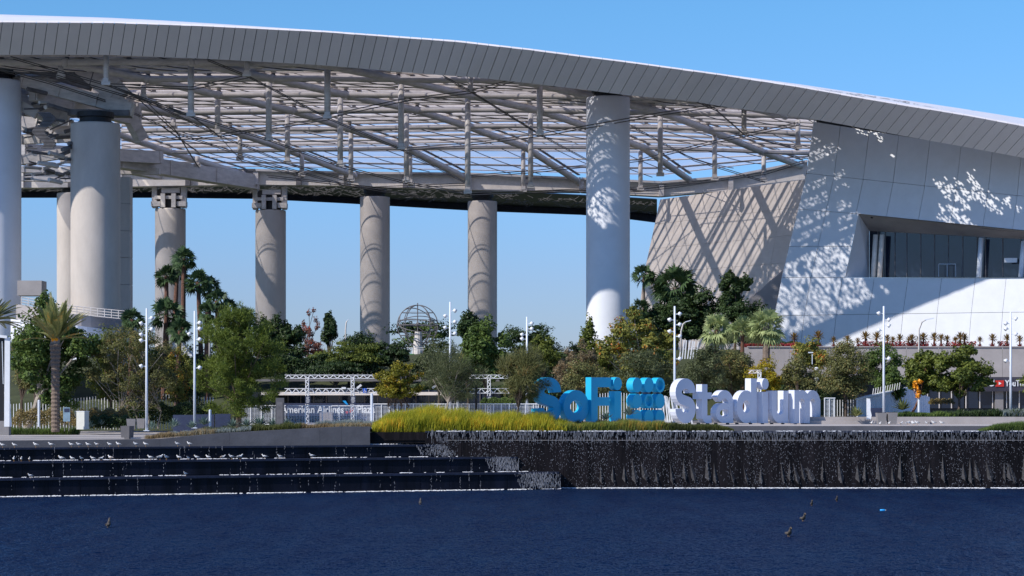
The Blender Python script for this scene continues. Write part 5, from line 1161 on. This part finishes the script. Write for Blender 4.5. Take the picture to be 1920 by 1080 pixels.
tag(npmesh('red_groundcover', leaf_quads(V_, np.tile([0, -.6, .6], (n, 1)), .22, .12), M['aloe_r']), 'crimson low plants between the aloes on the parapet', 'ground cover', kind='stuff')

# ================================================================== street furniture
def spot(parent, sx, z, s=1):
    b = MB(); b.beam((0,0,z), (sx*.42,-.02,z+.02), .07, .07); h = b.build('lamp_arm', M['pole'], parent)
    b = MB(); b.tube([(sx*.38,-.05,z+.12), (sx*.62,-.12,z-.05)], [.16*s, .21*s], 10); b.build('lamp_head', M['paint'], h, smooth=True)
def mast(px, top, base, Y, heads, lab):
    x = X_(px, Y); z0 = Z_(base, Y); h = Z_(top, Y)-z0; t = empty('lamp_mast', (0,0,0), lab, 'lamp post', 'tall masts with clusters of spotlights')
    b = MB(); b.tube([(0,0,0),(0,0,h*.5),(0,0,h)], [.135, .115, .09], 12); b.build('pole', M['pole'], t, smooth=True)
    b = MB(); b.box((0,0,.03), (.55,.55,.06)); b.build('base_plate', M['pole'], t)
    for s, py in heads: spot(t, s, (base-py)/F*Y)
    t.location = (x, Y, z0); return t
H1 = lambda t: [(1, t+19), (-1, t+29), (1, t+40), (-1, t+50), (-1, t+61), (-1, t+109)]
mast(275, 578, 808, 210, H1(578), 'tall white lamp mast with five spotlights on the promenade, left of the palm group')
mast(365, 583, 803, 211, [(1,606),(1,617),(-1,627),(1,637),(1,690)], 'tall lamp mast in front of the feathery tree and the palm group')
mast(844, 566, 775, 228, [(1,583),(-1,593),(1,604),(-1,615),(1,626),(1,678)], 'tall lamp mast right of the wire globe')
mast(988, 594, 775, 229, [(1,607),(1,617),(-1,628),(-1,636)], 'lamp mast left of the white column, above the windblown olive tree')
mast(1265, 574, 792, 219, [(1,589),(-1,600),(1,609),(-1,622),(1,631),(1,673)], 'tall lamp mast behind the white letter S')
mast(1657, 574, 786, 221, [(-1,588),(1,600),(1,611),(-1,620),(1,673)], 'tall lamp mast right of the round olive tree, behind the grey pots')
mast(1895, 585, 778, 223, [(1,598),(-1,607),(-1,617),(1,627),(-1,677)], 'tall lamp mast in front of the shop front, nearest the right edge')
def street_lamp(px, top, base, Y, arm, lab, z0=None):
    x = X_(px, Y); z0 = Z_(base, Y) if z0 is None else z0; z1 = Z_(top, Y); t = empty('street_lamp', (x, Y, z0), lab, 'street lamp')
    b = MB(); b.tube([(x,Y,z0),(x,Y,z1-1.2),(x+arm*.25,Y,z1-.35),(x+arm*.6,Y,z1-.1)], [.11,.09,.08,.07], 8); b.build('pole', M['steel'], t, smooth=True)
    b = MB(); b.beam((x+arm*.5,Y,z1-.12),(x+arm*1.25,Y,z1+.08),.28,.09); b.build('lamp_head', M['pole'], t); return t
street_lamp(1723, 598, 720, 240, 1.3, 'street lamp with a bent arm, in front of the sunlit part of the white wall')
street_lamp(1277, 602, 660, 252, .9, 'street lamp with a flat head, under the dark trees behind the lamp mast')
street_lamp(393, 604, 690, 250, .9, 'small street lamp among the palms right of the second lamp mast')
street_lamp(648, 600, 690, 262, 0.3, 'thin grey pole beside the slim dark round topped tree')
# camera mast with three white domes
t = empty('camera_mast', (X_(1531, 232), 232, 5.5), 'camera mast with white domes, left of the round olive tree', 'camera mast'); x = X_(1531, 232)
b = MB(); b.tube([(x,232,5.5),(x,232,Z_(690,232))], .05, 6); b.build('pole', M['pole'], t)
for dy in (692, 711, 722): b = MB(); b.lathe((x, 232, Z_(dy, 232)), [(.08,-.2),(.2,-.1),(.22,.1),(.1,.2)], 10); b.build('camera_dome', M['paint'], t)
b = MB(); b.tube([P(1523,683,236), P(1523,664,236)], .05, 6); b.box(P(1520,661,236), (.5,.2,.12)); b.build('second_pole', M['pole'], t)
# dark slim posts
for px, top, base, Y, lab, m_ in ((893,722,768,227,'dark slim post standing in the tall yellow grass','black'),(697,738,800,214,'white post at the left end of the tall yellow grass','pole'),(394,768,800,214,'short white pole right of the second lamp mast','pole'),(73,750,800,222,'thin white post beside the advertising board','pole'),(1290,745,795,214,'white thin post behind letter S','pole'),(858,750,770,227,'white short post above the tall yellow grass','paint')):
    b = MB(); z0 = Z_(base, Y); z1 = Z_(top, Y); x = X_(px, Y); b.tube([(x,Y,z0),(x,Y,z1-.05),(x,Y,z1)], [.13,.13,.08], 8); tag(b.build('post', M[m_]), lab, 'post')
# pots
pt = empty('planter_pot', (0,0,0), 'x', 'planter pot', 'grey square planter pots'); b = MB()
def frus(b, w0, w1, z0, z1): b.hexa([(-w0,-w0,z0),(w0,-w0,z0),(w0,w0,z0),(-w0,w0,z0)], [(-w1,-w1,z1),(w1,-w1,z1),(w1,w1,z1),(-w1,w1,z1)])
frus(b, .40, .5, 0, 1.18); b.build('body', M['pot'], pt); b = MB(); b.box((0,0,1.2),(.9,.9,.02)); b.build('soil', M['black'], pt); used = []
for px, py, Y, s, rz, lab in ((1652,795,212,.92,.05,'grey pot left of the other one, below the lamp mast beside the ramp'),(1672,795,212,.95,.08,'grey pot right of the other one, near the gulls'),(246,805,208,.85,.1,'middle grey pot of three, left of the first lamp mast'),(265,803,211,.8,0,'smallest grey pot right beside the first lamp mast')):
    place(pt, used, P(px, py, Y), lab, rz, s)
b = MB(); x = X_(238,202); b.hexa([(x-.45,201.6,4.53),(x+.3,201.4,4.53),(x+.55,202.2,4.53),(x-.2,202.4,4.53)],[(x-.52,201.5,5.72),(x+.34,201.3,5.72),(x+.62,202.3,5.72),(x-.24,202.5,5.72)]); tag(b.build('litter_bin', M['pot_dk']), 'large dark grey square bin at the edge of the promenade', 'bin')
# cabinet, signs, pylon
cb = empty('utility_cabinet', P(155,805,215), 'white utility cabinet on the promenade right of the date palm', 'cabinet'); z0 = Z_(805,215); b = MB(); b.box((X_(155,215),215,z0+.87),(.95,.75,1.74),R(-25)); b.build('body', mat('cabinet_cream', (.62,.62,.56), .5, .06, 2), cb)
b = MB(); b.box((X_(155,215),215,z0+1.77),(1.02,.82,.06),R(-25)); b.build('lid', M['paint'], cb)
ks = empty('information_sign', P(125,800,217), 'small blue grey information sign right behind the date palm trunk', 'sign'); b = MB(); b.box(P(125,777,217),(.68,.1,1.4)); b.build('board', mat('sign_pale_blue', (.22,.33,.42), .5, .3, 2), ks)
b = MB(); b.box(P(125,769,216.93),(.5,.03,.35)); b.build('print_field', M['navyb'], ks); b = MB(); [b.box(P(x,799,217.02),(.06,.06,1.0)) for x in (121,129)]; b.build('legs', M['steel_dk'], ks)
py = empty('metal_pylon', P(525,800,206), 'grey brushed metal pylon at the end of the planting bed, left of the truss gate', 'pylon'); x = X_(525,206); b = MB(); b.box((x,206,(5.3+Z_(746,206))/2),(.78,.3,Z_(746,206)-5.3)); b.build('body', M['pot_dk'], py); b = MB(); b.box((x,205.83,(5.6+Z_(752,206))/2),(.56,.04,Z_(752,206)-5.8)); b.build('face', M['steel_dk'], py)
# bench walls in navy
for a, c, t0, b0, lab in ((325,365,778,792,'dark navy bench wall left of the second lamp mast'),(368,402,777,792,'dark navy bench wall right of the second lamp mast'),(404,432,776,790,'dark navy bench wall under the feathery tree')):
    b = MB(); Y = 216; b.box((X_((a+c)/2,Y),Y,(4.8+Z_(t0,Y))/2),(X_(c,Y)-X_(a,Y),.5,Z_(t0,Y)-4.8)); tag(b.build('bench_wall', M['navyb']), lab, 'bench')
b = MB(); b.box(P(1640,775,222),(1.5,.7,1.1)); tag(b.build('navy_bench', M['navyb']), 'dark navy box between the ramp wall and the grey pots', 'bench')
b = MB(); o = P(1625,786,219); b.prism([(0,0),(.42,0),(.5,.4),(.38,.9),(.4,1.6),(.34,2.05),(0,2.1)], o, (1,0,0), (0,0,1), (0,.12,0)); tag(b.build('wavy_sign', M['paint']), 'narrow white panel with a wavy edge, left of the two grey pots', 'sign')
# advertising board cut by the left edge
ab = empty('advertising_board', (X_(-5,208),208,4.5), 'tall screen board in a white frame, cut by the left edge of the photo', 'sign board')
b = MB(); b.box((X_(-20,208),208,Z_(713,208)),(3.2,.5,8.4)); b.build('screen', M['black'], ab)
b = MB(); b.beam(P(13,800,207.6),P(14,632,207.6),.14,.5); b.beam(P(-50,625,207.6),P(14,632,207.6),.5,.25); b.beam(P(13,735,207.7),P(17,800,207.7),.12,.5); b.build('frame', M['paint'], ab)
b = MB(); b.box((X_(-15,208),208,5.3),(3.4,.9,1.6)); b.build('base', M['pot'], ab)
b = MB(); b.beam(P(4,640,207.6),P(6,720,207.6),.08,.05); b.build('light_strip', M['pole'], ab)
# wire globe
gl = empty('wire_globe', P(783,690,290), 'open metal globe of rings on a white post, between two far columns', 'sculpture'); c = P(783,610,290); rr = 38/F*290
for tx_, ty, w_ in ((0,0,.07),(R(90),0,.07),(R(60),R(35),.06),(R(90),R(50),.06),(R(90),R(-50),.06),(R(20),R(20),.06),(R(-25),R(10),.06)):
    pts = []
    for i in range(33):
        a = 2*math.pi*i/32; v = Vector((rr*math.cos(a), rr*math.sin(a), 0)); v.rotate(__import__('mathutils').Euler((tx_, 0, ty))); pts.append(c+v)
    b = MB(); b.tube(pts, w_, 5, False); b.build('ring', M['steel_dk'], gl)
for d in (.62, -.5, .25):
    q = rr*math.sqrt(1-d*d); b = MB(); b.tube([c+Vector((q*math.cos(a), q*math.sin(a), d*rr)) for a in np.linspace(0, 2*math.pi, 29)], .04, 5, False); b.build('ring', M['steel_dk'], gl)
b = MB(); b.tube([c+Vector((0,0,rr*1.1)), c-Vector((0,0,rr*1.0))], .08, 6); b.beam(c+Vector((-.3,0,.0)), c+Vector((2.0,0,-.05)), .12, .12); b.beam(c+Vector((-1.2,0,.7)), c+Vector((1.3,0,-1.2)), .06, .06); b.ball(c+Vector((0,0,.1)), .3, 8); b.build('axis', M['steel_dk'], gl)
b = MB(); zb = gz(c.x, 290); b.tube([(c.x,290,zb),(c.x+.1,290,c.z-.8)], [.75,.45], 12); b.build('post', M['wallc'] if False else M['steel'], gl)
# deck with red and green banners
dk = empty('far_deck', P(750,680,285), 'raised deck with railings below the wire globe', 'deck'); 
b = MB(); b.box(P(755,674,284),(8.0,1.2,.3)); b.build('slab', M['steel'], dk)
for y_ in (652, 656): b = MB(); b.beam(P(728,y_,284),P(795,y_,284),.08,.08); b.build('rail', M['steel'], dk)
for x_ in range(730,796,9): b = MB(); b.beam(P(x_,674,284),P(x_,650,284),.07,.07); b.build('post', M['steel_dk'], dk)
b = MB(); b.box(P(752,667,283.6),(1.6,.05,.42)); b.build('dark_banner', M['navyb'], dk)
b = MB(); b.box(P(735,667,283.5),(1.25,.05,.5)); r1 = tag(b.build('banner', M['red']), 'small red banner on the railing below the wire globe', 'banner')
b = MB(); b.box(P(735,667,283.45),(.8,.02,.12)); b.build('print', M['paint'], r1)
b = MB(); b.box(P(768,667,283.5),(1.25,.05,.5)); r2 = tag(b.build('banner', M['green']), 'small green banner on the railing below the wire globe', 'banner')
b = MB(); b.box(P(768,667,283.45),(.8,.02,.12)); b.build('print', M['paint'], r2)
# orange blossom decorations hanging in the right tree
t = empty('orange_ornament', P(1722,735,226), 'bright orange ornament hanging in the tree with the red brown trunk', 'ornament')
for x_, y_, r_ in ((1717,718,.34),(1725,716,.34),(1719,726,.34),(1715,724,.24),(1723,735,.28),(1721,742,.3)):
    c_ = np.array(P(x_, y_, 225.2)); d_ = RNG.normal(size=(46, 3)); d_ /= np.linalg.norm(d_, axis=1)[:,None]
    npmesh('bloom', leaf_quads(c_+d_*r_*(rnd(46)**.5)[:,None], d_, .2, .14), M['orange'], t)
b = MB(); b.tube([P(1723,775,225.3),P(1723,745,225.3)], .13, 8); b.build('pole', M['pole'], t)
b = MB(); b.ball(P(1434,737,216), (.12,.12,.35), 8); tag(b.build('orange_lamp', M['orange']), 'small orange marker seen through the dot of the white letter i', 'marker')
# floodlight rack behind letter d
t = empty('light_rack', P(1430,735,222), 'white truss rack sticking up behind the white letters d and i', 'rack'); b = MB(); truss(P(1404,697,222), P(1428,697,222), .3, 'arm', t, M['steel'], 4); truss(P(1424,740,222), P(1424,697,222), .3, 'leg', t, M['paint'], 6)

# ================================================================== birds and floating things
def bird(name, body, wing, cat, grp, tall=1.0):
    t = empty(name, (0,0,0), 'x', cat, grp); b = MB()
    b.tube([(-.24,0,.20),(-.15,0,.215),(-.03,0,.225),(.08,0,.25),(.14,0,.30*tall),(.165,0,.36*tall),(.20,0,.375*tall),(.235,0,.37*tall)], [.015,.055,.088,.082,.052,.040,.044,.016], 9); b.build('body', body, t, smooth=True)
    b = MB(); b.ball((-.07,.062,.235), (.17,.03,.055), 8); b.ball((-.07,-.062,.235), (.17,.03,.055), 8); b.build('wings', wing, t, smooth=True)
    b = MB(); b.add([(-.2,-.02,.215),(-.2,.02,.215),(-.36,.03,.19),(-.36,-.03,.19),(-.2,0,.235)], [(0,1,2,3),(0,4,1),(1,4,2),(2,4,3),(3,4,0)]); b.build('tail', wing, t)
    for s in (-.03, .03): b = MB(); b.tube([(0,s,-.01),(0,s,.17)], .009, 5); b.build('leg', M['beak'], t)
    b = MB(); b.tube([(.23,0,.365*tall),(.29,0,.352*tall)], [.013,.004], 5); b.build('beak', M['beak'], t); return t
gA = bird('gull', M['gullw'], M['gullg'], 'gull', 'gulls resting on the cascade steps and the plaza'); gBn = bird('gull', M['gullw'], M['gullb'], 'gull', 'gulls resting on the cascade steps and the plaza')
uA, uB = [], []
def gull(px, off, z, lab, brown=False, s=1.0, rz=None, Yabs=None):
    Y = Yabs or 190
    if Yabs is None:
        for _ in range(4): Y = edge_y(X_(px, Y), off)
    loc = (X_(px, Y), Y, z); rz = random.choice((math.pi, 2.6, 3.6, -2.2, -1.2, .3)) if rz is None else rz
    return place(gBn if brown else gA, uB if brown else uA, loc, lab, rz, s)
num = ['first','second','third','fourth','fifth','sixth','seventh','eighth','ninth','tenth','eleventh','twelfth','thirteenth','fourteenth','fifteenth','sixteenth','seventeenth','eighteenth','nineteenth','twentieth','twenty-first','twenty-second','twenty-third','twenty-fourth','twenty-fifth']
top_ = [5,27,67,96,134,148,165,182,206,222,255,273,333,355]
for i, x in enumerate(top_): gull(x, 5.3, 4.03, 'gull on the top step, %s from the left, %s' % (num[i], 'brown winged' if i in (7,) else 'grey winged'), i in (7,), random.uniform(1.0, 1.15), rz=random.choice((math.pi, math.pi+.3, math.pi-.4)))
mid_ = [26,40,55,115,135,153,174,190,207,282,300,312,335,369,390,418,434,450,496,525,585]
for i, x in enumerate(mid_): gull(x, 2.9, 2.91, 'gull on the middle step, %s from the left, %s' % (num[i], 'brown winged' if i in (2,5,8,15) else 'grey winged'), i in (2,5,8,15), random.uniform(.95, 1.25))
gull(57, .3, 1.56, 'lone grey winged gull on the lowest step, near the left edge'); gull(348, .3, 1.56, 'lone grey winged gull on the lowest step, below the feathery tree'); gull(353, 2.6, 2.91, 'small hunched gull on the middle step, below the second lamp mast', s=.8)
for i, x in enumerate([1634,1650,1667,1689,1702,1705,1712,1714,1720,1738,1751,1766]): gull(x, 0, 5.685, 'gull on the plaza edge near the two grey pots, %s from the left' % num[i], i in (3, 9), random.uniform(.9, 1.1), Yabs=206+3*random.random())
cm = bird('cormorant', M['duck'], M['duck'], 'water bird', 'dark birds swimming on the lake', 1.25); used = []
for px, py, s, lab in ((203,989,1.35,'dark bird on the lake at the left, swimming alone'),(788,946,1.1,'small dark bird on the lake below the corner of the falls'),(1522,948,1.0,'dark bird on the lake, left one of the two farthest at the right'),(1569,940,1.0,'farthest dark bird on the lake at the right'),(1506,977,1.3,'dark bird on the lake, second nearest at the right'),(1479,1006,1.35,'nearest dark bird on the lake at the right')):
    Y = CZ*F/(py-HY); place(cm, used, (X_(px, Y), Y, -.12*s), lab, rz=random.choice((-1.6, -1.3, 1.5)), s=(s*1.25, s*1.25, s*1.15))
Y = CZ*F/(958-HY); t = empty('floating_bottle', (X_(1655,Y), Y, 0), 'bright blue plastic bottle floating on the lake at the right', 'bottle'); o = t.location; b = MB(); b.tube([o+Vector((-.2,0,.05)), o+Vector((.12,0,.06)), o+Vector((.2,0,.06))], [.075,.075,.03], 9); b.build('body', M['bluelt'], t, smooth=True); b = MB(); b.tube([o+Vector((.2,0,.06)), o+Vector((.25,0,.06))], .035, 8); b.build('cap', M['paint'], t)
